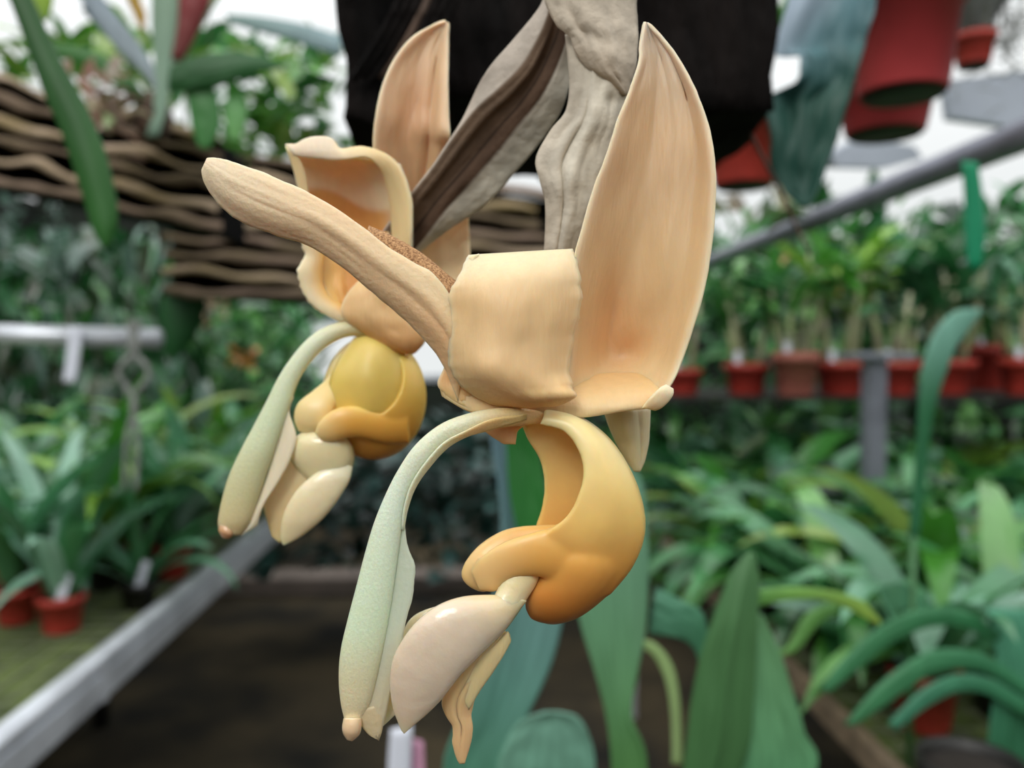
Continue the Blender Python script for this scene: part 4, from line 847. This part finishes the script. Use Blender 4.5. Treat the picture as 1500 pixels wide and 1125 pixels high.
BL([(940, 936, 20), (962, 944, 20), (984, 972, 20), (994, 1010, 18), (998, 1060, 16), (1000, 1120, 14)], [(944, 950, 20), (958, 962, 20), (972, 990, 20), (980, 1024, 18), (984, 1070, 16), (984, 1120, 14)], '#9fbf7c', '#9fb87c', -4)
BL([(1100, 866, 50), (1150, 860, 50), (1210, 864, 50), (1262, 880, 50), (1292, 912, 50)], [(1100, 890, 50), (1150, 880, 50), (1206, 880, 50), (1250, 896, 50), (1286, 916, 50)], '#6fae58', '#8fae48', -4)
BL([(960, 860, 60), (1000, 880, 60), (1030, 900, 60), (1040, 960, 60)], [(950, 930, 60), (990, 934, 60), (1016, 950, 60), (1030, 990, 60)], '#5f9a7c', '#4a8a64', -4)
pc = P(930, 1560, .60); pot(bp_, pc, .07, .10, BLACKP)
st = empty('plant_stand', Vector((pc.x, pc.y, 0)), 'plant stand under the broad-leaved plant below the frame', 'stand')
box('stand_top', pc.x - .11, pc.x + .11, pc.y - .11, pc.y + .11, pc.z - .022, pc.z - .0005, WOODE, st)
for sx in (-1, 1):
    for sy in (-1, 1): box('leg', pc.x + sx * .09 - .012, pc.x + sx * .09 + .012, pc.y + sy * .09 - .012, pc.y + sy * .09 + .012, 0, pc.z - .022, WOODE, st)
# strap leaves at lower right, close
lr = empty('strap_leaf_plant', on_z(1330, 1300, .80), 'close plant with long arching blue-green strap leaves at lower right', 'plant')
FR = Frame(.86)
def LR(Lp, Rp, c0='#4f9a72', c1='#3f8458', b=-6): return L2('leaf', Lp, Rp, c0, c1, bulge=b, par=lr, fr=FR, nv=40, w_=3)
LR([(1200, 1010, 0), (1240, 960, 0), (1290, 916, 0), (1350, 892, 0), (1410, 894, 0), (1470, 930, 0)], [(1212, 1016, 0), (1262, 976, 0), (1306, 944, 0), (1356, 920, 0), (1404, 918, 0), (1458, 940, 0)], '#4b8f60', '#2f7448')
LR([(1236, 1062, 0), (1290, 1000, 0), (1350, 958, 0), (1400, 950, 0), (1450, 962, 0), (1520, 1010, 0)], [(1250, 1064, 0), (1306, 1026, 0), (1360, 990, 0), (1404, 980, 0), (1448, 986, 0), (1510, 1024, 0)], '#4b8f60', '#3a8058')
LR([(1300, 1060, -8), (1350, 1010, -8), (1400, 988, -8), (1450, 994, -8), (1510, 1030, -8)], [(1312, 1070, -8), (1360, 1034, -8), (1404, 1014, -8), (1448, 1018, -8), (1500, 1050, -8)], '#4b8f70', '#3a8058')
LR([(1440, 1150, 10), (1450, 1060, 10), (1460, 980, 10), (1452, 930, 10), (1446, 892, 10)], [(1520, 1150, 10), (1530, 1060, 10), (1530, 980, 10), (1520, 930, 10), (1510, 892, 10)], '#2f6f4c', '#5fa888', 8)
LR([(1120, 956, 0), (1150, 950, 0), (1180, 900, 6), (1220, 880, 6)], [(1140, 962, 0), (1170, 950, 0), (1200, 914, 6), (1236, 896, 6)], '#6aa050', '#5a9048')
q = on_z(1420, 1240, .8005); pot(lr, Vector((q.x, q.y, .8005)), .05, .09, BLACKP)
# tag seen under the near horn
tg = empty('plant_tags', P(596, 1150, .62), 'white and pink plastic plant tags low in the centre below the near horn', 'tag')
petal('white_tag', Frame(.62), [(572, 1068, 0), (568, 1130, 0), (566, 1260, 0)], [(604, 1062, 0), (602, 1130, 0), (600, 1260, 0)], TAGM, tg, t=2, nu=4, nv=8)
petal('pink_tag', Frame(.63), [(600, 1080, 0), (602, 1130, 0), (604, 1260, 0)], [(620, 1086, 0), (622, 1130, 0), (624, 1260, 0)], PINKT, tg, t=2, nu=4, nv=8)
